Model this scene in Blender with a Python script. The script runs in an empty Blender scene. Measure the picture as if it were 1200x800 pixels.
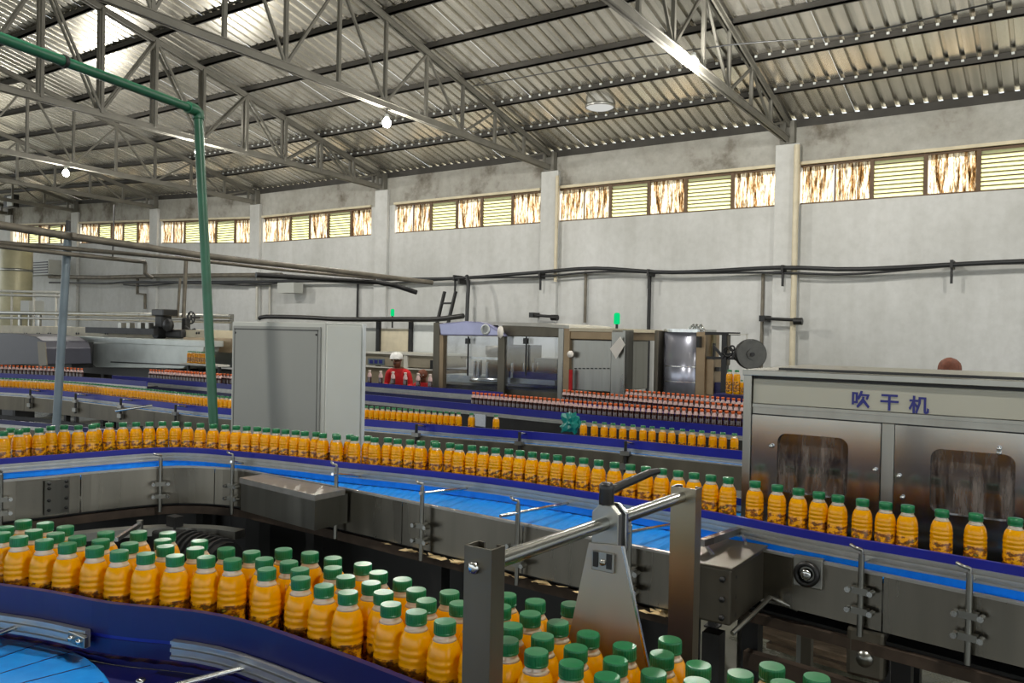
import bpy, bmesh, math, random
from mathutils import Vector, Matrix, noise as mnoise
random.seed(11)
SC = bpy.context.scene
COL = SC.collection

# ------------------------------------------------------------------ camera
F = 955.0; CZ = 1.95; ROLL = 0.02; PITCH = math.atan(10 / F)
_c, _s = math.cos(ROLL), math.sin(ROLL)
FW = Vector((0, math.cos(PITCH), -math.sin(PITCH))); U0 = Vector((0, math.sin(PITCH), math.cos(PITCH)))
RI = _c * Vector((1, 0, 0)) + _s * U0
UI = -_s * Vector((1, 0, 0)) + _c * U0
cam = bpy.data.cameras.new('camera'); cam.sensor_width = 36; cam.lens = F / 1200 * 36; cam.clip_start = 0.05; cam.clip_end = 300
camo = bpy.data.objects.new('camera', cam); COL.objects.link(camo)
m = Matrix((RI, UI, -FW)).transposed().to_4x4(); m.translation = (0, 0, CZ)
camo.matrix_world = m
SC.camera = camo
SC.view_settings.view_transform = 'Standard'; SC.view_settings.look = 'None'
SC.view_settings.gamma = 1; SC.view_settings.use_curve_mapping = False
SC.view_settings.exposure = 0.0
SC.cycles.max_bounces = 8; SC.cycles.diffuse_bounces = 4; SC.cycles.glossy_bounces = 4
SC.cycles.transmission_bounces = 4; SC.cycles.transparent_max_bounces = 12
SC.cycles.caustics_reflective = False; SC.cycles.caustics_refractive = False
SC.cycles.sample_clamp_indirect = 4.0
SC.cycles.use_denoising = True

# ------------------------------------------------------------------ building axes: s along the far wall, t towards it
TH = -math.atan(0.69)
E1 = Vector((math.cos(TH), math.sin(TH), 0)); E2 = Vector((-math.sin(TH), math.cos(TH), 0))
def W(p): return E1 * p[0] + E2 * p[1] + Vector((0, 0, p[2]))

# ------------------------------------------------------------------ sky, sun, lamps
wd = bpy.data.worlds.new('world'); SC.world = wd; wd.use_nodes = True
nt = wd.node_tree; bg = nt.nodes['Background']
bg.inputs[0].default_value = (0.90, 0.96, 1.0, 1); bg.inputs[1].default_value = 1.75
sun = bpy.data.lights.new('sun', 'SUN'); sun.energy = 12.0; sun.angle = 0.03; sun.color = (1, .93, .78)
suno = bpy.data.objects.new('sun', sun); COL.objects.link(suno)
_d = W((-0.35, -1.0, -0.75)).normalized()
suno.rotation_euler = _d.to_track_quat('-Z', 'Y').to_euler()
LAMP_W = 300.0

# ------------------------------------------------------------------ picture helpers: where a sight line meets a plane of the hall
def ray(u, v):
    d = FW + RI * ((u - 600) / F) - UI * ((v - 400) / F)
    return (d.dot(E1), d.dot(E2), d.z)
def pt(u, v, t):
    r = ray(u, v); k = t / r[1]; return (r[0] * k, t, CZ + r[2] * k)
def ps(u, v, s):
    r = ray(u, v); k = s / r[0]; return (s, r[1] * k, CZ + r[2] * k)
def pz(u, v, z):
    r = ray(u, v); k = (z - CZ) / r[2]; return (r[0] * k, r[1] * k, z)
def dz(s): return max(0.0, -18.0 - s) * 0.045          # the far bays step up a little

# ------------------------------------------------------------------ colours and materials
def lin(c):
    return tuple((x / 255 / 12.92) if x / 255 <= .04045 else ((x / 255 + .055) / 1.055) ** 2.4 for x in c)
def nodes(name):
    mt = bpy.data.materials.new(name); mt.use_nodes = True
    n = mt.node_tree; n.nodes.clear(); o = n.nodes.new('ShaderNodeOutputMaterial')
    return mt, n, o
def N(n, kind, **kw):
    x = n.nodes.new(kind)
    for k, v in kw.items():
        if hasattr(x, k): setattr(x, k, v)
        else: x.inputs[k.replace('_', ' ')].default_value = v
    return x
def coords(n, scale=(1, 1, 1), which='Object'):
    tc = n.nodes.new('ShaderNodeTexCoord'); mp = n.nodes.new('ShaderNodeMapping'); mp.inputs['Scale'].default_value = scale
    n.links.new(tc.outputs[which], mp.inputs['Vector']); return mp.outputs[0]
def ramp(n, fac, stops):
    r = n.nodes.new('ShaderNodeValToRGB'); e = r.color_ramp.elements
    while len(e) < len(stops): e.new(0.5)
    for el, (p, c) in zip(e, stops): el.position = p; el.color = (*c, 1)
    n.links.new(fac, r.inputs[0]); return r.outputs[0]
def mix(n, fac, a, b, mode='MIX'):
    x = n.nodes.new('ShaderNodeMix'); x.data_type = 'RGBA'; x.blend_type = mode
    for sock, val in ((x.inputs[0], fac), (x.inputs[6], a), (x.inputs[7], b)):
        if hasattr(val, 'is_output'): n.links.new(val, sock)
        elif isinstance(val, tuple): sock.default_value = (*val[:3], 1)
        else: sock.default_value = val
    return x.outputs[2]
def noise(n, vec, scale, detail=4, rough=.55):
    x = N(n, 'ShaderNodeTexNoise'); x.inputs['Scale'].default_value = scale; x.inputs['Detail'].default_value = detail
    x.inputs['Roughness'].default_value = rough; n.links.new(vec, x.inputs['Vector']); return x.outputs['Fac']
def plain(name, rgb, rough=.5, metal=0., var=.12, scale=6., stretch=(1, 1, 1), bump=0., coat=0., spec=.5, rvar=0.):
    mt, n, o = nodes(name); p = N(n, 'ShaderNodeBsdfPrincipled'); c = lin(rgb)
    v = coords(n, stretch); f = noise(n, v, scale)
    lo = tuple(x * (1 - var) for x in c); hi = tuple(min(1, x * (1 + var)) for x in c)
    n.links.new(ramp(n, f, [(.3, lo), (.7, hi)]), p.inputs['Base Color'])
    p.inputs['Roughness'].default_value = rough; p.inputs['Metallic'].default_value = metal
    p.inputs['Coat Weight'].default_value = coat; p.inputs['Specular IOR Level'].default_value = spec
    if rvar:
        mr = N(n, 'ShaderNodeMapRange'); n.links.new(f, mr.inputs[0]); mr.inputs[1].default_value = .3; mr.inputs[2].default_value = .7
        mr.inputs[3].default_value = max(.03, rough - rvar); mr.inputs[4].default_value = rough + rvar; n.links.new(mr.outputs[0], p.inputs['Roughness'])
    if bump:
        b = N(n, 'ShaderNodeBump'); b.inputs['Strength'].default_value = bump; b.inputs['Distance'].default_value = .01
        n.links.new(f, b.inputs['Height']); n.links.new(b.outputs[0], p.inputs['Normal'])
    n.links.new(p.outputs[0], o.inputs[0]); return mt
def glow(name, rgb, strength):
    mt, n, o = nodes(name); e = N(n, 'ShaderNodeEmission'); e.inputs[0].default_value = (*lin(rgb), 1); e.inputs[1].default_value = strength
    n.links.new(e.outputs[0], o.inputs[0]); return mt
def clear(name, tint, gloss=.12, rough=.06, body=.0, bodycol=(200, 200, 200)):
    mt, n, o = nodes(name); t = N(n, 'ShaderNodeBsdfTransparent'); t.inputs[0].default_value = (*lin(tint), 1)
    g = N(n, 'ShaderNodeBsdfGlossy'); g.inputs['Roughness'].default_value = rough
    d = N(n, 'ShaderNodeBsdfDiffuse'); d.inputs[0].default_value = (*lin(bodycol), 1)
    a = N(n, 'ShaderNodeMixShader'); a.inputs[0].default_value = gloss; n.links.new(t.outputs[0], a.inputs[1]); n.links.new(g.outputs[0], a.inputs[2])
    b = N(n, 'ShaderNodeMixShader'); b.inputs[0].default_value = body; n.links.new(a.outputs[0], b.inputs[1]); n.links.new(d.outputs[0], b.inputs[2])
    n.links.new(b.outputs[0], o.inputs[0]); return mt

M = {}
M['steel'] = plain('steel_brushed', (150, 150, 144), .34, 1, .18, 9, (1, 1, .06), .02, rvar=.08)
M['steel_dull'] = plain('steel_dull', (104, 99, 88), .45, .9, .3, 5, (1, 1, .3), .03, rvar=.1)
M['steel_bright'] = plain('steel_bright', (196, 198, 196), .2, 1, .1, 14, (1, 1, 1))
M['steel_mirror'] = plain('steel_mirror', (176, 178, 182), .16, 1, .1, 2.5, (1, 1, .35), .10)
M['alu'] = plain('aluminium', (178, 178, 174), .38, .85, .1, 20)
M['truss'] = plain('grey_truss_paint', (118, 116, 108), .6, 0, .2, 3)
M['purlin'] = plain('dark_purlin_paint', (58, 56, 52), .6, .2, .25, 3)
M['blue_strip'] = plain('blue_guide_plastic', (28, 34, 140), .3, 0, .1, 8)
M['navy'] = plain('navy_plastic', (16, 20, 84), .35, 0, .15, 6)
M['blue_belt'] = plain('bright_blue_belt', (40, 156, 255), .24, 0, .12, 30, bump=.05)
M['black'] = plain('black_plastic', (22, 22, 22), .4, 0, .1)
M['dark'] = plain('dark_grey_metal', (48, 48, 48), .5, .5, .25)
M['rust'] = plain('dark_rusty_steel', (70, 58, 48), .7, .2, .35, 12)
M['grey_cab'] = plain('grey_cabinet_paint', (176, 178, 172), .45, 0, .04, 2)
M['lit_side_cab'] = plain('cabinet_lit_side_tone', (206, 208, 200), .4, 0, .04, 2)
M['cap_green'] = plain('green_cap_plastic', (8, 108, 60), .34, 0, .12, 40)
M['cap_orange'] = plain('orange_cap_plastic', (226, 104, 40), .4, 0, .1, 40)
M['label_pink'] = plain('pale_pink_label', (224, 190, 184), .45, 0, .2, 60)
M['tea'] = plain('dark_brown_drink', (58, 24, 12), .15, 0, .2, 20, coat=.4)
M['green_pipe'] = plain('green_pipe_paint', (34, 92, 66), .38, 0, .22, 5)
M['blue_pole'] = plain('blue_grey_pole_paint', (94, 108, 116), .4, .1, .15, 6)
M['pipe'] = plain('weathered_grey_pipe', (112, 106, 94), .55, .3, .3, 5)
M['pipe_pale'] = plain('pale_pipe', (196, 194, 184), .5, 0, .1, 5)
M['cable'] = plain('black_cable', (34, 36, 38), .5, 0, .2)
M['cream'] = plain('cream_paint', (206, 196, 170), .5, 0, .1)
M['trim_cream'] = plain('cream_window_trim', (210, 200, 172), .6, 0, .1)
M['tan_steel'] = plain('tan_steel', (152, 132, 104), .4, .6, .12, 5)
M['white_panel'] = plain('white_panel', (206, 210, 208), .5, 0, .04)
M['red'] = plain('red_cloth', (196, 30, 34), .8, 0, .15, 12)
M['skin'] = plain('brown_skin', (112, 70, 50), .5, 0, .1, 20)
M['hair'] = plain('reddish_brown_hair', (110, 60, 40), .7, 0, .3, 40)
M['helmet'] = plain('white_helmet', (226, 226, 222), .3, 0, .03)
M['cloth_dark'] = plain('dark_trousers', (40, 42, 52), .8)
M['paper'] = plain('white_paper', (236, 230, 220), .7, 0, .03)
M['teal_bag'] = plain('teal_plastic', (16, 128, 118), .35, 0, .2, 20)
M['rubber'] = plain('grey_reel', (88, 88, 84), .5, .2, .2, 10)
M['ink'] = plain('dark_blue_ink', (30, 34, 110), .5, 0, .05)
M['pale_steel'] = plain('pale_steel', (196, 202, 198), .32, .35, .1, 4)
M['drum_steel'] = plain('drum_steel', (158, 160, 172), .24, .7, .12, 2.5, (1, 1, .35), .08)
M['milky'] = glow('milky_lens_glow', (236, 236, 230), .75)  # daylight through the roof light, put in as a glow
M['post_steel'] = plain('post_steel', (146, 138, 120), .3, .92, .12, 4, (1, 1, .2), rvar=.06)
M['tank'] = plain('yellowish_tank_paint', (184, 178, 146), .45, .2, .12, 3)
M['wood'] = plain('old_wood', (120, 100, 78), .8, 0, .35, 8, (1, 6, 6))
M['beacon'] = glow('green_beacon_glow', (10, 190, 110), 1.3)
M['bulb'] = glow('bulb_glow', (255, 250, 236), 60)
M['acrylic'] = clear('clear_acrylic', (240, 243, 246), .09, .08, .03, (190, 195, 205))
M['plate_grey'] = plain('plate_grey', (172, 166, 156), .42, .6, .12, 4, (1, 1, .2), rvar=.08)
M['acrylic_blue'] = clear('bluish_acrylic', (170, 178, 215), .25, .12, .45, (150, 155, 190))
M['steel_plate'] = plain('steel_plate', (138, 134, 124), .3, 1, .22, 6, (1, 1, .12), .02, rvar=.09)
M['cap_pale'] = plain('pale_cap', (232, 212, 200), .4, 0, .08, 40)
M['pet'] = clear('clear_plastic', (252, 248, 236), .2, .08, .42, (250, 240, 212))

def m_juice():
    mt, n, o = nodes('orange_juice'); p = N(n, 'ShaderNodeBsdfPrincipled'); v = coords(n)
    f = noise(n, v, 9); n.links.new(ramp(n, f, [(.3, lin((250, 176, 0))), (.7, lin((255, 188, 4)))]), p.inputs['Base Color'])
    p.inputs['Roughness'].default_value = .2; p.inputs['Specular IOR Level'].default_value = .35; p.inputs['Coat Weight'].default_value = .22; p.inputs['Coat Roughness'].default_value = .03
    t = N(n, 'ShaderNodeBsdfTranslucent'); t.inputs[0].default_value = (*lin((255, 188, 4)), 1)
    a = N(n, 'ShaderNodeMixShader'); a.inputs[0].default_value = .3
    n.links.new(p.outputs[0], a.inputs[1]); n.links.new(t.outputs[0], a.inputs[2]); n.links.new(a.outputs[0], o.inputs[0]); return mt
M['juice'] = m_juice()
def m_label():
    mt, n, o = nodes('printed_label'); p = N(n, 'ShaderNodeBsdfPrincipled')
    v = coords(n, (1, 1, 1.6)); f = noise(n, v, 46, 3, .6)
    c = ramp(n, f, [(.0, lin((216, 140, 10))), (.44, lin((242, 168, 12))), (.52, lin((150, 86, 20))), (.6, lin((92, 60, 22))), (.65, lin((110, 130, 46))), (.72, lin((236, 170, 36)))])
    n.links.new(c, p.inputs['Base Color']); p.inputs['Roughness'].default_value = .22; p.inputs['Coat Weight'].default_value = .3
    n.links.new(p.outputs[0], o.inputs[0]); return mt
M['label'] = m_label()
def m_tint():
    mt, n, o = nodes('streaked_dirty_glass'); t = N(n, 'ShaderNodeBsdfTransparent'); t.inputs[0].default_value = (*lin((160, 150, 144)), 1)
    g = N(n, 'ShaderNodeBsdfGlossy'); g.inputs['Roughness'].default_value = .08; d = N(n, 'ShaderNodeBsdfDiffuse'); d.inputs[0].default_value = (*lin((150, 140, 132)), 1)
    a = N(n, 'ShaderNodeMixShader'); a.inputs[0].default_value = .18; n.links.new(t.outputs[0], a.inputs[1]); n.links.new(g.outputs[0], a.inputs[2])
    f = noise(n, coords(n, (16, 1, 2.2)), 1.3, 6, .7); b = N(n, 'ShaderNodeMixShader'); n.links.new(ramp(n, f, [(.38, (.06,) * 3), (.5, (.3,) * 3), (.64, (.75,) * 3)]), b.inputs[0])
    n.links.new(a.outputs[0], b.inputs[1]); n.links.new(d.outputs[0], b.inputs[2]); n.links.new(b.outputs[0], o.inputs[0]); return mt
M['tint'] = m_tint()
def m_wall():
    mt, n, o = nodes('white_plaster'); p = N(n, 'ShaderNodeBsdfPrincipled')
    v = coords(n); big = noise(n, v, .35, 5, .6); drip = noise(n, coords(n, (1.2, 1, .12)), 2.2, 5, .6); fine = noise(n, v, 7, 5, .65)
    a = ramp(n, big, [(.32, lin((190, 191, 187))), (.62, lin((212, 213, 211)))])
    b = ramp(n, drip, [(.38, lin((188, 186, 176))), (.52, (1, 1, 1))])
    c = mix(n, .12, a, b, 'MULTIPLY'); d = mix(n, .12, c, ramp(n, fine, [(.35, lin((150, 150, 140))), (.6, (1, 1, 1))]), 'MULTIPLY')
    n.links.new(d, p.inputs['Base Color']); p.inputs['Roughness'].default_value = .75
    bp = N(n, 'ShaderNodeBump'); bp.inputs['Strength'].default_value = .15; bp.inputs['Distance'].default_value = .01
    n.links.new(fine, bp.inputs['Height']); n.links.new(bp.outputs[0], p.inputs['Normal'])
    n.links.new(p.outputs[0], o.inputs[0]); return mt
M['wall'] = m_wall()
def m_band():
    mt, n, o = nodes('bare_concrete_band'); p = N(n, 'ShaderNodeBsdfPrincipled')
    v = coords(n); big = noise(n, v, .9, 6, .65); fine = noise(n, v, 6, 5, .65)
    a = ramp(n, big, [(.34, lin((112, 106, 94))), (.46, lin((166, 164, 156))), (.7, lin((186, 186, 180)))])
    d = mix(n, .2, a, ramp(n, fine, [(.35, lin((130, 126, 116))), (.6, (1, 1, 1))]), 'MULTIPLY')
    n.links.new(d, p.inputs['Base Color']); p.inputs['Roughness'].default_value = .85; n.links.new(p.outputs[0], o.inputs[0]); return mt
M['band'] = m_band()
def m_roof():
    mt, n, o = nodes('galvanised_sheet'); p = N(n, 'ShaderNodeBsdfPrincipled')
    st = noise(n, coords(n, (9, .12, .1)), 1.0, 3, .6); bl = noise(n, coords(n), .5, 4, .6)
    a = ramp(n, st, [(.3, lin((196, 194, 184))), (.7, lin((236, 232, 222)))])
    d = mix(n, .3, a, ramp(n, bl, [(.35, lin((140, 136, 124))), (.62, (1, 1, 1))]), 'MULTIPLY')
    n.links.new(d, p.inputs['Base Color']); p.inputs['Roughness'].default_value = .27; p.inputs['Metallic'].default_value = .82
    n.links.new(p.outputs[0], o.inputs[0]); return mt
M['roof'] = m_roof()
def m_floor():
    mt, n, o = nodes('wet_concrete'); p = N(n, 'ShaderNodeBsdfPrincipled')
    f = noise(n, coords(n), 1.4, 6, .65)
    n.links.new(ramp(n, f, [(.3, lin((48, 50, 40))), (.5, lin((84, 84, 70))), (.7, lin((116, 114, 98)))]), p.inputs['Base Color'])
    n.links.new(ramp(n, f, [(.4, (.12,) * 3), (.6, (.5,) * 3)]), p.inputs['Roughness']); n.links.new(p.outputs[0], o.inputs[0]); return mt
M['floor'] = m_floor()
def m_foil():
    mt, n, o = nodes('rain_stained_plastic_sheet')
    f = noise(n, coords(n, (11, 1, 1.1)), 1.5, 6, .75); g = noise(n, coords(n, (20, 1, 3)), 1.6, 4, .7)
    c = ramp(n, f, [(.38, lin((38, 28, 18))), (.45, lin((146, 108, 64))), (.52, lin((226, 214, 188))), (.7, lin((246, 242, 230)))])
    c = mix(n, .8, c, ramp(n, g, [(.41, lin((72, 54, 36))), (.50, (1, 1, 1))]), 'MULTIPLY')
    t = N(n, 'ShaderNodeBsdfTranslucent'); n.links.new(c, t.inputs[0]); d = N(n, 'ShaderNodeBsdfDiffuse'); n.links.new(c, d.inputs[0])
    a = N(n, 'ShaderNodeMixShader'); a.inputs[0].default_value = .25; n.links.new(t.outputs[0], a.inputs[1]); n.links.new(d.outputs[0], a.inputs[2])
    n.links.new(a.outputs[0], o.inputs[0]); return mt
M['foil'] = m_foil()
def m_slat():
    mt, n, o = nodes('pale_fibreglass_slat'); c = lin((222, 224, 196))
    t = N(n, 'ShaderNodeBsdfTranslucent'); t.inputs[0].default_value = (*c, 1); d = N(n, 'ShaderNodeBsdfDiffuse'); d.inputs[0].default_value = (*c, 1)
    a = N(n, 'ShaderNodeMixShader'); a.inputs[0].default_value = .2; n.links.new(t.outputs[0], a.inputs[1]); n.links.new(d.outputs[0], a.inputs[2])
    n.links.new(a.outputs[0], o.inputs[0]); return mt
M['slat'] = m_slat()
M['frame'] = plain('brown_window_frame', (96, 74, 52), .6, 0, .2)

# ------------------------------------------------------------------ mesh builder in hall axes (s, t, z)
BASE = {}
class MB:
    def __init__(s): s.v = []; s.f = []; s.mi = []; s.sm = []
    def add(s, vs, fs, mi=0, smooth=False):
        o = len(s.v); s.v += [tuple(x) for x in vs]
        for f in fs: s.f.append(tuple(i + o for i in f)); s.mi.append(mi); s.sm.append(smooth)
        return s
    def hexa(s, p, mi=0):   # 8 corners: bottom 4 ccw then top 4
        return s.add(p, [(3, 2, 1, 0), (4, 5, 6, 7), (0, 1, 5, 4), (1, 2, 6, 5), (2, 3, 7, 6), (3, 0, 4, 7)], mi)
    def box(s, s0, s1, t0, t1, z0, z1, mi=0):
        s0, s1 = min(s0, s1), max(s0, s1); t0, t1 = min(t0, t1), max(t0, t1); z0, z1 = min(z0, z1), max(z0, z1)
        return s.hexa([(s0, t0, z0), (s1, t0, z0), (s1, t1, z0), (s0, t1, z0), (s0, t0, z1), (s1, t0, z1), (s1, t1, z1), (s0, t1, z1)], mi)
    def bar(s, p, q, w, h, mi=0, up=(0, 0, 1)):
        p, q = Vector(p), Vector(q); d = (q - p).normalized(); u = Vector(up)
        if abs(d.dot(u)) > .98: u = Vector((0, 1, 0))
        a = d.cross(u).normalized() * (w / 2); b = a.cross(d).normalized() * (h / 2)
        return s.hexa([p - a - b, p + a - b, q + a - b, q - a - b, p - a + b, p + a + b, q + a + b, q - a + b], mi)
    def tube(s, pts, r, n=8, mi=0, smooth=True):
        pts = [Vector(p) for p in pts]; rings = []; ref = None
        rs = r if isinstance(r, (list, tuple)) else [r] * len(pts)
        for i, p in enumerate(pts):
            d = (pts[min(i + 1, len(pts) - 1)] - pts[max(i - 1, 0)]).normalized()
            if ref is None: ref = d.orthogonal().normalized()
            a = (ref - d * ref.dot(d)).normalized(); b = d.cross(a); ref = a
            rings.append([p + (a * math.cos(2 * math.pi * k / n) + b * math.sin(2 * math.pi * k / n)) * rs[i] for k in range(n)])
        vs = [x for ring in rings for x in ring]; fs = []
        for i in range(len(pts) - 1):
            for k in range(n): fs.append((i * n + k, i * n + (k + 1) % n, (i + 1) * n + (k + 1) % n, (i + 1) * n + k))
        s.add(vs, fs, mi, smooth)
        s.add(rings[0], [tuple(reversed(range(n)))], mi); s.add(rings[-1], [tuple(range(n))], mi); return s
    def cyl(s, p, q, r, n=12, mi=0): return s.tube([p, q], r, n, mi)
    def lathe(s, prof, c=(0, 0, 0), n=24, mi=0, axis='z', cap=True):
        vs = []; fs = []
        for r, z in prof:
            for k in range(n):
                a = 2 * math.pi * k / n; x, y = r * math.cos(a), r * math.sin(a)
                vs.append({'z': (c[0] + x, c[1] + y, c[2] + z), 't': (c[0] + x, c[1] + z, c[2] - y), 's': (c[0] + z, c[1] + x, c[2] + y)}[axis])
        for i in range(len(prof) - 1):
            for k in range(n): fs.append((i * n + k, i * n + (k + 1) % n, (i + 1) * n + (k + 1) % n, (i + 1) * n + k))
        s.add(vs, fs, mi, True)
        if cap:
            s.add(vs[:n], [tuple(reversed(range(n)))], mi); s.add(vs[-n:], [tuple(range(n))], mi)
        return s
    def prism(s, poly, d0, d1, axis='t', mi=0):   # poly in (s,z) for axis t, (t,z) for axis s, (s,t) for axis z
        mk = {'t': lambda a, b, d: (a, d, b), 's': lambda a, b, d: (d, a, b), 'z': lambda a, b, d: (a, b, d)}[axis]
        n = len(poly); vs = [mk(a, b, d0) for a, b in poly] + [mk(a, b, d1) for a, b in poly]
        fs = [tuple(range(n)), tuple(range(2 * n - 1, n - 1, -1))] + [(i, i + n, (i + 1) % n + n, (i + 1) % n) for i in range(n)]
        return s.add(vs, fs, mi)
    def sweep(s, path, prof, mi=0, smooth=False, zf=None):  # prof: closed (offset to the camera side, z)
        n = len(prof); vs = []; fs = []; L = len(path)
        for i, p in enumerate(path):
            a, b = path[max(i - 1, 0)], path[min(i + 1, L - 1)]
            d = Vector((b[0] - a[0], b[1] - a[1])).normalized(); nx, ny = d.y, -d.x
            for o, z in prof: vs.append((p[0] + nx * o, p[1] + ny * o, z))
        for i in range(L - 1):
            for k in range(n): fs.append((i * n + k, i * n + (k + 1) % n, (i + 1) * n + (k + 1) % n, (i + 1) * n + k))
        fs += [tuple(reversed(range(n))), tuple((L - 1) * n + k for k in range(n))]
        return s.add(vs, fs, mi, smooth)
    def build(s, name, mats, parent=None, base=None, kind=None, bevel=0.0):
        if base is None: base = BASE[parent.name] if parent is not None else (0, 0, 0)
        if not isinstance(mats, (list, tuple)): mats = [mats]
        me = bpy.data.meshes.new(name)
        me.from_pydata([(x - base[0], y - base[1], z - base[2]) for x, y, z in s.v], [], s.f)
        for mm in mats: me.materials.append(M[mm] if isinstance(mm, str) else mm)
        me.polygons.foreach_set('material_index', s.mi); me.polygons.foreach_set('use_smooth', s.sm)
        bm = bmesh.new(); bm.from_mesh(me); bmesh.ops.recalc_face_normals(bm, faces=bm.faces); bm.to_mesh(me); bm.free(); me.update()
        o = bpy.data.objects.new(name, me); COL.objects.link(o); BASE[o.name] = base
        if parent is not None: o.parent = parent
        else: o.location = W(base); o.rotation_euler = (0, 0, TH)
        if kind: o['kind'] = kind
        if bevel:
            bv = o.modifiers.new('bevel', 'BEVEL'); bv.width = bevel; bv.segments = 2; bv.limit_method = 'ANGLE'
        return o
def thing(name, label, cat, base=(0, 0, 0), group=None):
    o = bpy.data.objects.new(name, None); COL.objects.link(o); o.empty_display_size = .1
    o.location = W(base); o.rotation_euler = (0, 0, TH); BASE[o.name] = base
    return tag(o, label, cat, group)
def tag(o, label, cat, group=None):
    o['label'] = label; o['category'] = cat
    if group: o['group'] = group
    return o
def dup(root, base, rz=0.0, label=None, group=None, scale=None):
    r = root.copy(); COL.objects.link(r); r.location = W(base); r.rotation_euler = (0, 0, TH + rz)
    if scale: r.scale = (scale,) * 3
    if label: r['label'] = label
    if group: r['group'] = group
    elif 'group' in r: del r['group']
    for ch in root.children:
        c = ch.copy(); COL.objects.link(c); c.parent = r
        for g in ch.children:
            d = g.copy(); COL.objects.link(d); d.parent = c
    return r
def smooth_path(pts, step=.06):
    out = []; P = [Vector((*p, 0)) if len(p) == 2 else Vector(p) for p in pts]
    P = [P[0] * 2 - P[1]] + P + [P[-1] * 2 - P[-2]]
    for i in range(1, len(P) - 2):
        n = max(2, int((P[i + 1] - P[i]).length / step))
        for k in range(n):
            x = k / n; a, b, c, d = P[i - 1:i + 3]
            out.append(.5 * ((2 * b) + (c - a) * x + (2 * a - 5 * b + 4 * c - d) * x * x + (3 * b - a - 3 * c + d) * x ** 3))
    out.append(P[-2]); return [(p.x, p.y) if len(pts[0]) == 2 else tuple(p) for p in out]
def offset(path, o):
    out = []
    for i, p in enumerate(path):
        a, b = path[max(i - 1, 0)], path[min(i + 1, len(path) - 1)]
        d = Vector((b[0] - a[0], b[1] - a[1])).normalized(); out.append((p[0] + d.y * o, p[1] - d.x * o))
    return out
def resample(path, step, start=0., end=None):
    out = []; acc = 0.; nxt = start
    for a, b in zip(path, path[1:]):
        L = math.hypot(b[0] - a[0], b[1] - a[1])
        while nxt <= acc + L and (end is None or nxt <= end):
            k = (nxt - acc) / L if L else 0; out.append(tuple(x + (y - x) * k for x, y in zip(a, b))); nxt += step
        acc += L
    return out
def plen(path): return sum(math.hypot(b[0] - a[0], b[1] - a[1]) for a, b in zip(path, path[1:]))
def ribbon(front, back, z, name, mat, parent, n=120, rel=.0025, thick=.012):
    fa = resample(front, plen(front) / n * .9999)[:n + 1]; ba = resample(back, plen(back) / n * .9999)[:n + 1]
    k = min(len(fa), len(ba)); B = MB(); vs = []; fs = []
    for i in range(k):
        zz = z - (rel if i % 2 else 0)
        vs += [(*fa[i], zz), (*ba[i], zz), (*ba[i], z - thick), (*fa[i], z - thick)]
    for i in range(k - 1):
        for q in range(4): fs.append((i * 4 + q, i * 4 + (q + 1) % 4, i * 4 + 4 + (q + 1) % 4, i * 4 + 4 + q))
    fs += [(0, 1, 2, 3), tuple((k - 1) * 4 + q for q in (3, 2, 1, 0))]
    B.add(vs, fs); return B.build(name, mat, parent)
def pxbox(B, u0, v0, u1, v1, t, dep, mi=0):
    um, vm = (u0 + u1) / 2, (v0 + v1) / 2
    B.box(pt(u0, vm, t)[0], pt(u1, vm, t)[0], t, t + dep, pt(um, v1, t)[2], pt(um, v0, t)[2], mi); return B

# ================================================================== SETTING
SL, SR, TB, TW = -35.5, 13.0, -10.0, 14.0
B = MB(); B.box(SL - 2, SR + 2, TB - 2, TW + 2, -.1, 0); fl = B.build('floor', 'floor', kind='structure')
B = MB(); B.box(-90, 70, -70, 80, -.3, -.1); B.build('ground_outside', plain('pale_yard', (150, 146, 132), .9, 0, .15, .2), kind='structure')
BAYS = [0.62, -4.046, -8.76, -13.39, -17.98, -22.68, -27.25, -31.9, -36.6]     # pilasters
SILL, WTOP, ETOP = 4.20, 4.86, 5.60
WINS = []
for a, b in zip(BAYS, BAYS[1:]):
    WINS.append((b + .22, a - .22 if a > 0 else a - .22))
WINS = [(-3.85, .36), (-8.60, -4.24), (-13.03, -9.02), (-17.75, -13.78), (-22.40, -18.22), (-27.02, -23.0), (-31.7, -27.6)]
B = MB(); Bb = MB(); Bp = MB()
def slab(b, s0, s1, z0, z1, t0=TW, t1=TW + .2):
    b.hexa([(s0, t0, z0 + (dz(s0) if z0 else 0)), (s1, t0, z0 + (dz(s1) if z0 else 0)), (s1, t1, z0 + (dz(s1) if z0 else 0)), (s0, t1, z0 + (dz(s0) if z0 else 0)),
            (s0, t0, z1 + dz(s0)), (s1, t0, z1 + dz(s1)), (s1, t1, z1 + dz(s1)), (s0, t1, z1 + dz(s0))])
for s0, s1 in ((SL, -31.9), (-31.9, -27.3), (-27.3, -22.68), (-22.68, -18), (-18, SR)):
    slab(B, s0, s1, 0, SILL); slab(Bb, s0, s1, WTOP, ETOP - .1); slab(Bp, s0, s1, ETOP - .1, ETOP + .035, TW, TW + .035)
edges = [SR] + [x for w in WINS for x in (w[1], w[0])] + [SL]
for i in range(0, len(edges), 2): slab(B, edges[i + 1], edges[i], SILL, WTOP)
wall = B.build('wall_far', 'wall', kind='structure'); band = Bb.build('band', 'band', wall); Bp.build('wall_plate', 'purlin', wall)
for i, s in enumerate(BAYS[:-1]):
    B = MB(); B.box(s - .2, s + .2, TW - .09, TW, 0, 5.22 + dz(s)); B.build('trim_%d' % (i + 1), 'wall', kind='structure', bevel=.01)
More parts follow.
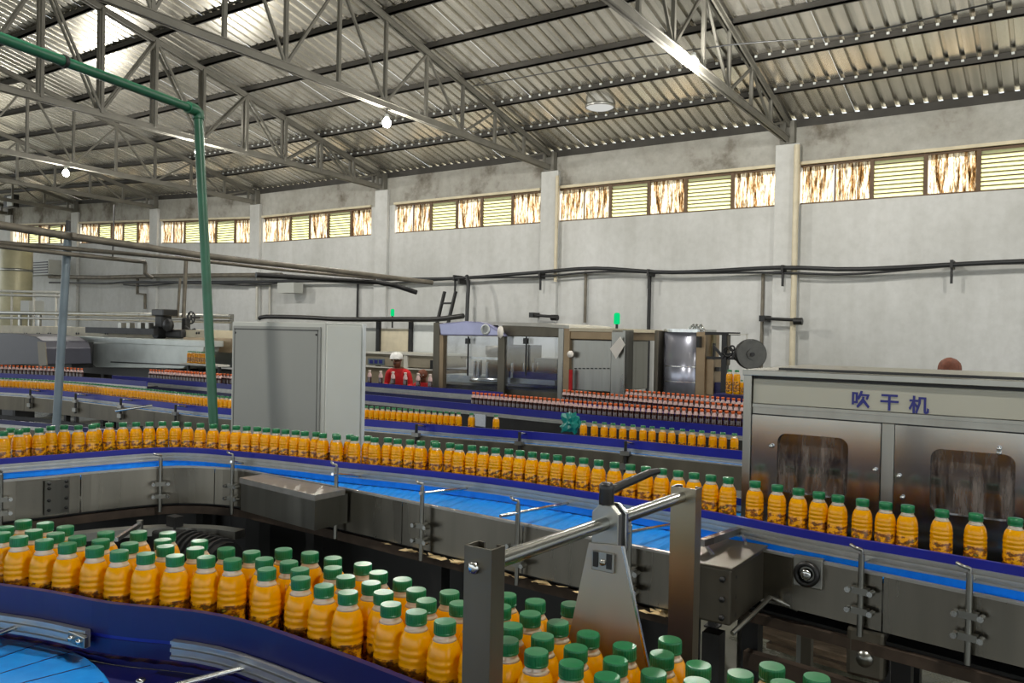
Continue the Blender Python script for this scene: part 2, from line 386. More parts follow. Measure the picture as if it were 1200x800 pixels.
# cream lintel line over each window row and under it
for i, (s0, s1) in enumerate(WINS):
    B = MB(); B.hexa([(s0, TW - .05, WTOP + dz(s0)), (s1, TW - .05, WTOP + dz(s1)), (s1, TW + .05, WTOP + dz(s1)), (s0, TW + .05, WTOP + dz(s0)),
                      (s0, TW - .05, WTOP + .05 + dz(s0)), (s1, TW - .05, WTOP + .05 + dz(s1)), (s1, TW + .05, WTOP + .05 + dz(s1)), (s0, TW + .05, WTOP + .05 + dz(s0))])
    B.build('lintel', 'trim_cream', wall)
# windows: alternate stained plastic panes and louvres
FR = [('f', .13), ('f', .135), ('l', .185), ('f', .17), ('l', .20), ('f', .18)]
def window(i, s0, s1):
    L = s1 - s0; x = s0; fr = MB(); fb = []; sl = []
    tA = TW + .06
    seq = FR
    for k, (kind, w) in enumerate(seq):
        a, b = x, x + w * L
        if k and not (seq[k - 1][0] == 'f' and kind == 'f'): fr.box(a - .03, a + .03, tA - .03, tA + .05, SILL + dz(a), WTOP + dz(a))
        elif k: fr.box(a - .012, a + .012, tA - .01, tA + .03, SILL + dz(a), WTOP + dz(a))
        if kind == 'f': fb.append((a + .02, b - .02))
        else: sl.append((a + .03, b - .03))
        x = b
    zz0, zz1 = dz(s0), dz(s1)
    for z0, z1 in ((SILL, SILL + .03), (WTOP - .03, WTOP)):
        fr.hexa([(s0, tA - .02, z0 + zz0), (s1, tA - .02, z0 + zz1), (s1, tA + .04, z0 + zz1), (s0, tA + .04, z0 + zz0), (s0, tA - .02, z1 + zz0), (s1, tA - .02, z1 + zz1), (s1, tA + .04, z1 + zz1), (s0, tA + .04, z1 + zz0)])
    root = fr.build('window_%d' % i, 'frame', base=((s0 + s1) / 2, TW, SILL), kind='structure')
    for a, b in fb:
        q = MB(); nx = 14; vs = []; fs = []
        for k in range(nx + 1):
            s = a + (b - a) * k / nx; d = (random.random() - .5) * .05
            for z in (SILL + .02, SILL + .35, WTOP - .02): vs.append((s, tA + .01 + d + (random.random() - .5) * .02, z + dz(s)))
        for k in range(nx):
            for r in (0, 1): fs.append((k * 3 + r, k * 3 + 3 + r, k * 3 + 4 + r, k * 3 + 1 + r))
        q.add(vs, fs, 0, False); q.build('pane', 'foil', root)
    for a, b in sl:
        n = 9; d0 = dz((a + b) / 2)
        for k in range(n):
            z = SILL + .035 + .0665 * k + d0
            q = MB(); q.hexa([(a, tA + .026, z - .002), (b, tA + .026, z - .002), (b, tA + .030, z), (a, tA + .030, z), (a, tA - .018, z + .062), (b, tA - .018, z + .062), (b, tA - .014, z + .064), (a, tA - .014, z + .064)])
            q.box(a, b, tA - .022, tA - .016, z + .048, z + .066, 1); q.build('slat', ['slat', 'frame'], root)  # dark lip drawn in for the shadow line between overlapping slats
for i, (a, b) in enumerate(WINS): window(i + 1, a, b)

# roof: ribbed sheets, each its own piece, on purlins
RS = .25; TR = 2.0
def zroof(s, t): return ETOP + .04 + RS * (TW - t) + dz(s) if t >= TR else ETOP + .04 + RS * (TW - TR) - RS * (TR - t) + dz(s)
ceil = bpy.data.objects.new('ceiling', None); COL.objects.link(ceil); ceil.rotation_euler = (0, 0, TH); ceil['kind'] = 'structure'; BASE['ceiling'] = (0, 0, 0)
s = SR + .0
while s > SL:
    for t0, t1 in ((TW + .075, TR), (TR, TB - .3)):
        q = MB(); vs = []; fs = []; jit = random.uniform(-.004, .004)
        prof = []
        for r in range(5):
            o = r * .2
            prof += [(o, 0), (o + .135, 0), (o + .148, .05), (o + .187, .05)]
        prof.append((1.0, 0))
        for o, h in prof:
            for t in (t0, t1): vs.append((s - o, t, zroof(s - o, t) + h + jit))
        for k in range(len(prof) - 1): fs.append((2 * k, 2 * k + 2, 2 * k + 3, 2 * k + 1))
        q.add(vs, fs); q.build('roof_sheet', 'roof', ceil)
    s -= 1.0
for k in range(1, 13):
    t = TW - .08 - .955 * k
    if t < TR: break
    q = MB()
    for s0, s1 in ((SL, -27.3), (-27.3, -18), (-18, SR)):
        q.hexa([(s0, t - .035, zroof(s0, t) - .085), (s1, t - .035, zroof(s1, t) - .085), (s1, t + .035, zroof(s1, t) - .085), (s0, t + .035, zroof(s0, t) - .085),
                (s0, t - .035, zroof(s0, t) - .005), (s1, t - .035, zroof(s1, t) - .005), (s1, t + .035, zroof(s1, t) - .005), (s0, t + .035, zroof(s0, t) - .005)])
        q.hexa([(s0, t - .035, zroof(s0, t) - .085), (s1, t - .035, zroof(s1, t) - .085), (s1, t + .06, zroof(s1, t) - .085), (s0, t + .06, zroof(s0, t) - .085),
                (s0, t - .035, zroof(s0, t) - .076), (s1, t - .035, zroof(s1, t) - .076), (s1, t + .06, zroof(s1, t) - .076), (s0, t + .06, zroof(s0, t) - .076)])
    q.build('purlin', 'purlin', ceil)
    if k in (1, 2):
        q = MB(); s = SR - .17
        while s > -18:
            q.box(s - .018, s + .018, t - .06, t - .03, zroof(s, t) - .045, zroof(s, t) - .015); s -= .2
        o = q.build('purlin_clip', 'white_panel', ceil); o['kind'] = 'stuff'
for k in range(1, 9):
    t = TR - 1.4 * k
    q = MB(); q.box(-18, SR, t - .035, t + .035, zroof(0, t) - .11, zroof(0, t) - .005); q.build('purlin', 'purlin', ceil)

# trusses
def truss(s, label, dbl):
    r = thing('roof_truss', label, 'truss', (s, TW - .1, 5.2 + dz(s)))
    d = dz(s); off = (-.06, .06) if dbl else (0,)
    zb = lambda t: 5.28 + .025 * (TW - t) + d
    ztp = lambda t: zroof(s, t) - .15
    tl = 2.4
    for nm, f in (('bottom_chord', zb), ('top_chord', ztp)):
        q = MB()
        for o in ((-.045, .045) if dbl else (-.03, .03)):
            hh = .105 if nm == 'bottom_chord' else .085; q.bar((s + o, TW - .02, f(TW - .02)), (s + o, tl, f(tl)), .028, hh)
            q.bar((s + o, TW - .02, f(TW - .02) + .038), (s + o, tl, f(tl) + .038), .055, .012)
        q.build(nm, 'truss', r)
    ts = [TW - .3] + [TW - .08 - .955 * k for k in range(1, 13)]; ts = [t for t in ts if t > tl]
    for i, t in enumerate(ts):
        q = MB()
        for o in off: q.bar((s + o, t, zb(t)), (s + o, t, ztp(t)), .05, .05)
        q.build('vertical', 'truss', r)
    for i in range(len(ts) - 1):
        a, b = (ts[i], ts[i + 1]) if i % 2 == 0 else (ts[i + 1], ts[i])
        q = MB()
        for o in off: q.bar((s + o, a, ztp(a) - .02), (s + o, b, zb(b) + .02), .036, .036)
        q.build('diagonal', 'truss', r)
    q = MB(); q.box(s - .12, s + .12, TW - .14, TW - .01, zb(TW) - .06, ztp(TW) + .1); q.build('bearing_plate', 'truss', r)
names = ['grey steel roof truss nearest, meeting the wall above the rightmost pilaster in view', 'grey roof truss with a hanging lamp, second from the right along the wall',
         'heavier grey roof truss with doubled posts, crossing behind the green pipe', 'grey roof truss beyond the doubled one, fourth from the right', 'grey roof truss fifth from the right, over the far left bays',
         'small far roof truss sixth from the right', 'farthest roof truss, at the left edge of the hall']
for s, l, d in zip(BAYS[1:8], names, (0, 0, 1, 0, 0, 0, 0)): truss(s, l, d)

# round roof light and the hanging lamps
c = pt(703, 126, 12.6)
rl = thing('round_roof_light', 'round white translucent roof light with added daylight glow, under the roof sheets between two trusses', 'light', (c[0], c[1], zroof(c[0], c[1]) - .1))
zc = zroof(c[0], c[1]) - .085
MB().lathe([(.0, 0), (.20, .0), (.235, .02), (.235, .05), (.0, .05)], (c[0], c[1], zc), 28, cap=False).build('lens', 'milky', rl)
MB().lathe([(.237, .015), (.262, .015), (.262, .06), (.237, .06), (.237, .015)], (c[0], c[1], zc), 28, cap=False).build('rim', 'alu', rl)
LAMPS = [((-3.93, 9.5, 5.32), 'bright bare bulb hanging under the nearest truss, top right'), ((-8.76, 9.19, 5.15), 'bright bare bulb hanging under the second truss, left of the roof light'),
         ((-13.39, 9.09, 5.19), 'lit bulb half hidden behind the green upright pipe'), ((-18.0, 9.0, 5.22), 'lit bulb far away near the left edge of the roof'),
         ((.6, 9.3, 5.3), 'added unseen bulb beyond the right edge, brightening the foreground'), ((-4.05, 1.3, 5.2), 'added unseen bulb above the near conveyor, brightening the near bottles'), ((.6, 1.3, 5.2), 'added unseen bulb above the near conveyor, right bay')]  # bulbs out of view here are added to brighten the foreground
for (s, t, z), l in LAMPS:
    r = thing('pendant_lamp', l, 'lamp', (s, t, z))
    MB().lathe([(.0, -.09), (.04, -.08), (.066, -.03), (.06, .02), (.04, .045), (.0, .05)], (s, t, z), 16, cap=False).build('bulb', 'bulb', r)
    MB().lathe([(.03, .045), (.035, .06), (.03, .11), (.012, .12)], (s, t, z), 12).build('socket', 'white_panel', r)
    MB().cyl((s, t, z + .12), (s, t, z + .2 + (.4 if t < 2 else 0)), .006, 6).build('cord', 'cable', r)
    li = bpy.data.lights.new('lamp_light', 'POINT'); li.energy = LAMP_W if t > 2 else LAMP_W * 1.1; li.shadow_soft_size = .08; li.color = (1, .96, .88)
    lo = bpy.data.objects.new('lamp_light', li); COL.objects.link(lo); lo.parent = r; lo.location = (0, 0, -.16)
q = MB(); pts = [pt(430, 122, 12.2), pt(560, 100, 11.4), pt(700, 75, 10.8), pt(860, 52, 10.3), pt(1000, 40, 10), pt(1190, -3, 9.6)]
tag(q.tube(smooth_path(pts, .4), .009, 6).build('roof_wire', 'cable', base=pts[0]), 'thin black wire strung under the roof sheets from truss to truss', 'wire')

# ---------------- things on the far wall
def run(name, label, cat, pts, r, mat, n=8, step=.3, group=None):
    return tag(MB().tube(smooth_path(pts, step) if step else pts, r, n).build(name, mat, base=pts[0]), label, cat, group)
tw = TW - .25
pts = [(7, tw, 3.12), (2, tw, 3.11), (-.66, tw, 3.12), (-2.8, tw, 3.07), (-4.1, tw, 3.13), (-6, tw, 3.10), (-7.6, tw, 3.22), (-9, tw, 3.17), (-11, tw, 3.10), (-13, tw, 3.12), (-17, tw, 3.15), (-24, tw, 3.25)]
cb = thing('cable_bundle', 'thick black cable bundle running along the white wall on brackets', 'cable', pts[0])
MB().tube(smooth_path(pts, .3), .036, 8).build('cable', 'cable', cb)
MB().tube([(p[0], p[1] + .03, p[2] - .05 - .04 * math.sin(p[0] * 1.3)) for p in smooth_path(pts, .3)], .02, 6).build('cable', 'cable', cb)
for u in (533, 633, 760, 917, 1115):
    p = pt(u, 322, tw); q = MB(); q.box(p[0] - .02, p[0] + .02, tw - .045, TW, 3.05, 3.17); q.box(p[0] - .018, p[0] + .018, tw + .0, tw + .03, 2.82, 3.06); q.build('bracket', 'dark', cb)
def conduit(u, v0, v1, r, mat, label, t=TW - .06):
    a = pt(u, (v0 + v1) / 2, t); zz0, zz1 = pt(u, v0, t)[2], pt(u, v1, t)[2]
    return tag(MB().cyl((a[0], t, zz0), (a[0], t, zz1), r, 8).build('conduit', mat, base=(a[0], t, zz1)), label, 'conduit')
conduit(893, 320, 436, .03, 'pipe', 'thin grey conduit dropping down the wall left of the rightmost pilaster')
conduit(760, 318, 462, .035, 'dark', 'dark conduit dropping from the cables behind the steel drum housing')
conduit(686, 318, 378, .03, 'pipe', 'thin conduit dropping from the cables to the filling machine')
conduit(419, 330, 376, .028, 'dark', 'thin dark conduit above the grey cabinet')
conduit(931, 170, 442, .05, 'cream', 'cream drain pipe down the right side of the nearest pilaster', TW - .15)
conduit(652, 206, 330, .035, 'cream', 'slim cream pipe on the second pilaster', TW - .14)
conduit(316, 330, 372, .03, 'pipe_pale', 'pale conduit on the wall behind the grey cabinet, right of another')
conduit(301, 322, 374, .035, 'pipe_pale', 'pale conduit on the fourth pilaster behind the grey cabinet', TW - .14)
for u0, v0, u1, v1, l in ((893, 373, 935, 375, 'black swing arm bracket on the wall by the cream drain pipe'), (623, 369, 650, 371, 'short black arm bracket on the wall above the filling machine')):
    a, b = pt(u0, v0, TW - .3), pt(u1, v1, TW - .3); r = thing('arm_bracket', l, 'bracket', a)
    MB().tube([a, b], .028, 8).build('arm', 'black', r); MB().tube([(b[0] - .06, b[1] - .02, b[2] - .02), (b[0] + .08, b[1] - .02, b[2] - .02)], .06, 10).build('head', 'black', r); MB().box(a[0] - .04, a[0] + .06, TW - .34, TW - .005, a[2] - .05, a[2] + .05).build('mount', 'black', r)
# short ladder leaning, wall lamp, cables down
a = pt(513, 372, 13.2)
lad = thing('ladder', 'dark steel ladder end standing up against the wall left of the filling machine', 'ladder', (a[0], 13.2, 1.6))
z0, z1 = 1.2, pt(513, 341, 13.2)[2]
for u in (514, 527):
    p = pt(u, 341, 13.2); MB().bar((p[0] - .12, 13.0, z0), (p[0], 13.4, z1), .06, .05).build('rail', 'dark', lad)
p, q_ = pt(514, 341, 13.2), pt(527, 341, 13.2)
for k in range(4):
    z = z1 - .25 - .33 * k; f = (z1 - z) / (z1 - z0); MB().bar((p[0] - .12 * f, 13.4 - .4 * f, z), (q_[0] - .12 * f, 13.4 - .4 * f, z), .04, .04).build('rung', 'dark', lad)
p = pt(537, 338, 13.6); r = thing('wall_floodlight', 'small white floodlight under the cables left of the drooping cable loop', 'light', p)
MB().box(p[0] - .14, p[0] + .14, 13.55, 13.7, p[2] - .1, p[2] + .1).build('housing', 'white_panel', r, bevel=.02); MB().box(p[0] - .02, p[0] + .02, 13.6, TW - .01, p[2] + .1, p[2] + .2).build('arm', 'dark', r)
pts = [pt(547, 323, 13.55), pt(549, 332, 13.5), pt(548, 350, 13.45), pt(547, 376, 13.4)]
run('drooping_cable', 'black cable loop hanging from the wall cables to the filling machine', 'cable', pts, .04, 'cable', 8, .15)
pts = [pt(304, 373, 12.4), pt(312, 371, 12.4), pt(360, 372, 12.4), pt(400, 374, 12.4), pt(470, 374, 12.4), pt(510, 374, 12.4), pt(543, 370, 12.4)]
run('black_hose', 'long black pipe running level behind the grey cabinet toward the filling machine', 'pipe', pts, .05, 'black', 8, .2)
# board wall of hanging sheets
for u0, v0, u1, v1, mat, l in ((428, 384, 441, 413, 'grey_cab', 'narrow grey sheet panel beside the pale cabinet edge'), (443, 385, 478, 416, 'cream', 'cream sheet panel behind the worker'), (482, 376, 508, 417, 'white_panel', 'bluish white sheet panel left of the filling machine')):
    B = MB(); pxbox(B, u0, v0, u1, v1, 12.6, .04); tag(B.build('sheet_panel', mat, base=(pt(u0, v1, 12.6))), l, 'panel')
for u in (442, 480):
    B = MB(); pxbox(B, u - 2, 372, u + 2, 460, 12.55, .06); tag(B.build('panel_post', 'dark', base=pt(u, 460, 12.55)), 'dark upright post %s the cream sheet panel' % ('left of' if u < 460 else 'right of'), 'post')
def beacon(u, v, t, label, zb):
    p = pt(u, v, t); r = thing('signal_beacon', label, 'beacon', (p[0], t, zb))
    MB().lathe([(.03, -.075), (.04, -.07), (.04, .05), (.03, .07), (.0, .075)], p, 14).build('lens', 'beacon', r); MB().cyl((p[0], t, zb), (p[0], t, p[2] - .075), .018, 8).build('stem', 'dark', r)
beacon(460, 366, 12.7, 'green lit signal beacon above the worker', pt(460, 384, 12.7)[2])
# air unit and grille on far wall
B = MB(); pxbox(B, 25, 305, 57, 322, 13.3, .4); au = thing('air_unit', 'pale boxed air unit on the wall at far left', 'air unit', pt(40, 322, 13.3))
B.build('housing', 'grey_cab', au)
for k in range(5):
    q = MB(); pxbox(q, 27, 307 + 3 * k, 55, 308.2 + 3 * k, 13.27, .03); q.build('grille_bar', 'dark', au)
B = MB(); pxbox(B, 325, 331, 344, 343, 13.5, .3); tag(B.build('wall_box', 'grey_cab', base=pt(334, 343, 13.5)), 'small grey box on the wall above the grey cabinet', 'box')
p = pt(11, 236, 12.5); r = thing('wall_floodlight', 'floodlight high on the wall at the far left edge', 'light', p)
B = MB(); pxbox(B, 4, 228, 15, 243, 12.5, .2); B.build('housing', 'dark', r, bevel=.02); B = MB(); pxbox(B, 8, 230, 14, 241, 12.46, .04); B.build('lens', 'white_panel', r)

# ================================================================== MIDDLE CONVEYOR (single file of juice bottles)
ZB = 1.30                                    # belt height of the near and middle conveyors
BELT_C = 1.105                               # and of the far ones
mid_bottles = [(-3.85, .6), (-3.80, 1.2), (-3.74, 1.6), (-3.735, 1.85), (-3.68, 2.02), (-3.58, 2.22), (-3.45, 2.315), (-3.2, 2.385), (-2.95, 2.435), (-2.65, 2.48), (-2.25, 2.57), (-1.8, 2.615), (-1.4, 2.615), (-1.0, 2.588), (-.6, 2.518), (-.2, 2.482), (.4, 2.42), (1.2, 2.33)]
mid_strip = [(-3.80, .7), (-3.74, 1.2), (-3.655, 1.58), (-3.605, 1.76), (-3.57, 1.89), (-3.475, 2.18), (-3.33, 2.29), (-3.136, 2.345), (-2.85, 2.405), (-2.55, 2.445), (-2.2, 2.515), (-1.8, 2.562), (-1.4, 2.563), (-1.0, 2.540), (-.6, 2.470), (-.2, 2.435), (.4, 2.37), (1.2, 2.28)]
mid_plate = [(-3.66, .7), (-3.60, 1.2), (-3.535, 1.525), (-3.48, 1.72), (-3.455, 1.86), (-3.37, 2.12), (-3.25, 2.24), (-3.07, 2.305), (-2.9, 2.308), (-2.4, 2.300), (-1.93, 2.276), (-1.345, 2.246), (-.93, 2.225)]
right_plate = [(-.95, 2.465), (-.6, 2.42), (-.2, 2.360), (.4, 2.275), (1.2, 2.17)]
PB, PS, PP, PR = (smooth_path(x, .05) for x in (mid_bottles, mid_strip, mid_plate, right_plate))
mc = thing('bottle_conveyor', 'steel conveyor with bright blue belt, bending under a single file of juice bottles', 'conveyor', (-2, 2.4, 0))
back = offset(PB, -.075)
cut = lambda P, a, b: [p for p in P if a <= p[0] <= b]
ribbon(offset(PP, -.012), [p for p in back if p[0] < -.93], ZB, 'belt', 'blue_belt', mc, 230)
ribbon(offset(PR, -.012), [p for p in back if p[0] > -.96], ZB, 'belt', 'blue_belt', mc, 90)
MB().sweep(PS, [(.0, 1.364), (.012, 1.364), (.012, 1.388), (.0, 1.388)]).build('guide_strip', 'blue_strip', mc)
def alu_rail(path, o0, z0, h, name, parent, mat='alu'):
    prof = [(o0, z0), (o0 + .012, z0), (o0 + .012, z0 + h * .16), (o0 + .008, z0 + h * .2), (o0 + .008, z0 + h * .36), (o0 + .012, z0 + h * .4), (o0 + .012, z0 + h * .6), (o0 + .008, z0 + h * .64), (o0 + .008, z0 + h * .8), (o0 + .012, z0 + h * .84), (o0 + .012, z0 + h), (o0, z0 + h)]
    return MB().sweep(path, prof).build(name, mat, parent)
alu_rail(PS, .006, 1.328, .036, 'guide_rail', mc)
MB().sweep(PS, [(-.006, 1.302), (.006, 1.302), (.006, 1.332), (-.006, 1.332)]).build('wear_strip', 'blue_belt', mc)
MB().sweep(offset(PB, -.04), [(-.012, 1.335), (0, 1.335), (0, 1.365), (-.012, 1.365)]).build('guide_strip', 'navy', mc)
MB().sweep(offset(PB, -.055), [(-.012, 1.335), (0, 1.335), (0, 1.36), (-.012, 1.36)]).build('guide_rail', 'alu', mc)
def plates(path, zt, zb, parent, n, name='side_plate', mat='steel_dull', lip='alu', o=0.):
    L = plen(path)
    for k in range(n):
        a_, b_ = L * k / n + .002, L * (k + 1) / n - .002; m_ = max(2, int((b_ - a_) / .04)); seg = resample(path, (b_ - a_) / m_ * .9999, a_, b_)
        MB().sweep(seg, [(o - .004, zb), (o, zb), (o, zt), (o - .004, zt)]).build(name, mat, parent)
    MB().sweep(path, [(o - .014, zt - .002), (o + .003, zt - .002), (o + .003, zt + .005), (o - .014, zt + .005)]).build('edge_lip', lip, parent)
plates(PP, 1.312, 1.150, mc, 7, mat='steel_plate')
plates(PR, 1.312, 1.160, mc, 4, mat='steel_plate')
plates(offset(PB, -.09), 1.312, 1.15, mc, 8, 'back_plate')
MB().sweep(PP, [(-.03, 1.10), (-.01, 1.10), (-.01, 1.135), (-.03, 1.135)]).build('lower_beam', 'rust', mc)
MB().sweep(PR, [(-.03, 1.09), (.004, 1.09), (.004, 1.12), (-.03, 1.12)]).build('lower_beam', 'rust', mc)
MB().sweep(PP, [(-.16, .45), (-.15, .45), (-.15, 1.14), (-.16, 1.14)]).build('skirt_panel', 'black', mc)
MB().sweep(PP, [(-.25, 1.14), (-.02, 1.14), (-.02, 1.15), (-.25, 1.15)]).build('under_tray', 'dark', mc)
MB().sweep(PR, [(-.14, 1.12), (-.02, 1.12), (-.02, 1.13), (-.14, 1.13)]).build('under_tray', 'dark', mc)
# rail brackets: upright rod, two clamps with knobs, cross rod to the guide rail
def near_on(path, u, v, z):
    a = pz(u, v, z); return min(path, key=lambda p: (p[0] - a[0]) ** 2 + (p[1] - a[1]) ** 2)
def bracket(path, rail, u, v, ztop, parent, out=.03, zlow=1.17, rod=0.):
    p = near_on(path, u, v, 1.312); i = path.index(p); a, b = path[max(i - 1, 0)], path[min(i + 1, len(path) - 1)]
    d = Vector((b[0] - a[0], b[1] - a[1])).normalized(); n = Vector((d.y, -d.x))
    q = (p[0] + n.x * out, p[1] + n.y * out)
    B = MB(); B.cyl((*q, zlow - .05), (*q, ztop), .008, 8)
    root = B.build('rail_bracket', 'steel', parent)
    for z in (zlow + .02, zlow + .075):
        c = MB(); c.bar((q[0] - d.x * .022, q[1] - d.y * .022, z), (q[0] + d.x * .022, q[1] + d.y * .022, z), .02, .018)
        c.bar((p[0], p[1], z), (q[0], q[1], z), .014, .014); c.build('clamp', 'steel', root)
        k = MB()
        for sg in (-1, 1):
            cc = (q[0] + d.x * .03 * sg + n.x * .006, q[1] + d.y * .03 * sg + n.y * .006, z); k.tube([(cc[0] - n.x * .012, cc[1] - n.y * .012, z), (cc[0] + n.x * .014, cc[1] + n.y * .014, z)], .008, 8)
        k.build('knob', 'steel_bright', root)
    r = min(rail, key=lambda p_: (p_[0] - q[0]) ** 2 + (p_[1] - q[1]) ** 2)
    e = Vector((r[0] - q[0], r[1] - q[1])); e.normalize()
    MB().tube([(q[0] - e.x * rod, q[1] - e.y * rod, ztop - .02), (r[0], r[1], min(ztop - .02, 1.335))], .006, 8).build('cross_rod', 'steel_bright', root)
    MB().tube(smooth_path([(q[0], q[1], ztop), (q[0], q[1], ztop + .012), (q[0] - e.x * .01 - d.x * .012, q[1] - e.y * .01 - d.y * .012, ztop + .016), (q[0] - d.x * .03, q[1] - d.y * .03, ztop + .02)], .01), .005, 8).build('hook', 'steel', root)
for u, v, zt, rod in ((10, 566, 1.345, 0), (195, 549, 1.36, 0), (282, 550, 1.375, .01), (409, 572, 1.40, .03), (507, 592, 1.385, .012), (622, 616, 1.385, .10), (742, 640, 1.385, .03)):
    bracket(PP, PS, u, v, zt, mc, rod=rod)
for u, v, zt in ((1018, 664, 1.365), (1137, 690, 1.37)): bracket(PR, PS, u, v, zt, mc, out=.022, zlow=1.19)
# splice plate with bolts on the curve
i0 = min(range(len(PP)), key=lambda i: abs(PP[i][1] - 1.72) + abs(PP[i][0] + 3.48)); p = PP[i0]
B = MB(); B.box(p[0] + .002, p[0] + .008, p[1] - .05, p[1] + .05, 1.16, 1.30); o = B.build('splice_plate', 'steel', mc)
B = MB()
for z in (1.18, 1.22, 1.27, 1.29):
    for dt in (-.035, .035): B.lathe([(.007, 0), (.007, .01), (0, .012)], (p[0] + .006, p[1] + dt, z), 6, axis='s')
B.build('bolt', 'dark', o)
# drive cover box bolted to the plate, left
B = MB(); zt = 1.322
c = [(-2.857, 2.165), (-2.356, 2.120), (-2.356, 2.29), (-2.857, 2.30)]
B.hexa([(s, t, 1.186) for s, t in c] + [(s, t, zt - .022) for s, t in c]); o = B.build('cover_box', 'steel', mc)
c2 = [(-2.862, 2.160), (-2.350, 2.114), (-2.350, 2.27), (-2.862, 2.28)]; c3 = c2
B = MB(); B.hexa([(s, t, zt - .022) for s, t in c2] + [(s, t, zt) for s, t in c3]); B.build('lid', 'alu', o)
# end drive housing near the post
B = MB(); B.box(-.90, -.752, 2.158, 2.46, 1.165, 1.318); dh = B.build('drive_housing', 'steel_dull', mc, bevel=.006)
B = MB(); B.box(-.905, -.747, 2.152, 2.465, 1.318, 1.325); B.build('lid', 'steel_dull', dh, bevel=.002)
B = MB()
for z in (1.185, 1.235, 1.29): B.lathe([(.008, 0), (.008, -.008), (0, -.01)], (-.775, 2.158, z), 6, axis='t'); B.lathe([(.008, 0), (.008, -.008), (0, -.01)], (-.752, 2.2, z), 6, axis='s')
B.build('bolt', 'dark', dh)
MB().box(-.86, -.845, 2.150, 2.158, 1.2, 1.3).build('handle', 'dark', dh)
q = [pz(822, 636, 1.355), pz(870, 620, 1.345)]; MB().bar(q[0], q[1], .02, .02).build('guide_arm', 'steel', dh)
q = [pz(828, 640, 1.35), pz(836, 650, 1.328)]; MB().bar(q[0], q[1], .008, .008).build('arm_rod', 'steel_bright', dh); MB().bar(pz(866, 622, 1.345), pz(874, 636, 1.328), .008, .008).build('arm_rod', 'steel_bright', dh)
MB().tube([pt(858, 742, 2.17), pt(880, 722, 2.25), pt(902, 700, 2.4), pt(915, 705, 2.43), pt(935, 714, 2.44)], .007, 8).build('drain_rod', 'steel', dh)
# bearing
c = pt(947, 671, 2.412)
B = MB(); B.box(c[0] - .042, c[0] + .042, 2.404, 2.43, c[2] - .042, c[2] + .045); o = B.build('bearing_plate', 'steel', mc, bevel=.004)
MB().lathe([(.036, 0), (.036, -.016), (.026, -.02), (.022, -.012), (.022, 0)], (c[0], 2.405, c[2]), 24, axis='t').build('bearing_ring', 'black', o)
MB().lathe([(.016, 0), (.016, -.02), (.012, -.024), (0, -.024)], (c[0], 2.405, c[2]), 16, axis='t').build('shaft', 'steel_bright', o)
# legs, stretchers
def leg(s, t, z1, parent, w=.05, mat='dark'): 
    o = MB().box(s - w / 2, s + w / 2, t - w / 2, t + w / 2, .012, z1).build('leg', mat, parent); MB().box(s - w * .9, s + w * .9, t - w * .9, t + w * .9, 0, .012).build('foot', mat, o)
for s, t in ((-3.58, 1.5), (-3.3, 2.3), (-2.6, 2.34), (-1.9, 2.32), (-1.2, 2.28), (-.82, 2.22), (-.8, 2.5), (-.37, 2.46), (.3, 2.38), (.9, 2.30), (-.37, 2.62), (.3, 2.58), (-1.2, 2.72), (-1.9, 2.74), (-2.7, 2.6)): leg(s, t, 1.12, mc)
for a, b in (((-.8, 2.44, .98), (1.0, 2.2, .98)), ((-.8, 2.44, .84), (1.0, 2.2, .84)), ((-3.5, 1.6, .9), (-3.2, 2.2, .9)), ((-2.6, 2.3, .8), (-1.2, 2.25, .8)), ((-.7, 2.62, .9), (1, 2.4, .9))): MB().bar(a, b, .03, .05).build('stretcher', 'rust', mc)
# gearmotor under the curve
B = MB(); B.tube([(-3.0, 2.0, 1.02), (-2.72, 2.0, 1.02)], .085, 16); gm = B.build('gear_motor', 'black', mc)
B = MB()
for k in range(7): B.lathe([(.096, 0), (.096, .012)], (-2.98 + .036 * k, 2.0, 1.02), 16, axis='s')
B.build('cooling_fin', 'dark', gm); MB().box(-3.16, -3.0, 1.92, 2.08, .93, 1.11).build('gear_case', 'dark', gm, bevel=.01); MB().box(-3.1, -3.04, 1.98, 2.02, 1.1, 1.16).build('mount', 'dark', gm)
c = pt(1018, 760, 2.45); B = MB(); B.box(c[0] - .05, c[0] + .05, 2.40, 2.48, c[2] - .07, c[2] + .07); o = B.build('switch_box', 'steel_dull', mc, bevel=.012)
MB().lathe([(.022, 0), (.022, -.012), (0, -.014)], (c[0], 2.40, c[2] - .01), 16, axis='t').build('knob', 'steel', o)
# inner return rail low under the curve
low = smooth_path([(-3.4, .95), (-3.32, 1.4), (-3.26, 1.7), (-3.12, 1.95), (-2.95, 2.08), (-2.8, 2.12)], .05)
lr = thing('return_rail', 'pale curved steel rail low inside the bend of the middle conveyor', 'rail', (-3.2, 1.8, 0))
MB().sweep(low, [(-.03, 1.085), (.03, 1.085), (.03, 1.118), (-.03, 1.118)]).build('rail', 'steel', lr)
for k in (3, len(low) // 2, len(low) - 4): MB().box(low[k][0] - .02, low[k][0] + .02, low[k][1] - .02, low[k][1] + .02, 0, 1.085).build('leg', 'dark', lr)
a, b = pz(164, 614, 1.19), pz(136, 632, 1.19)
MB().cyl((a[0], a[1], 1.09), (a[0], a[1], 1.205), .012, 8).build('rod_post', 'steel', lr); MB().bar((a[0], a[1], 1.19), (b[0], b[1], 1.19), .014, .014).build('rod', 'steel_bright', lr)
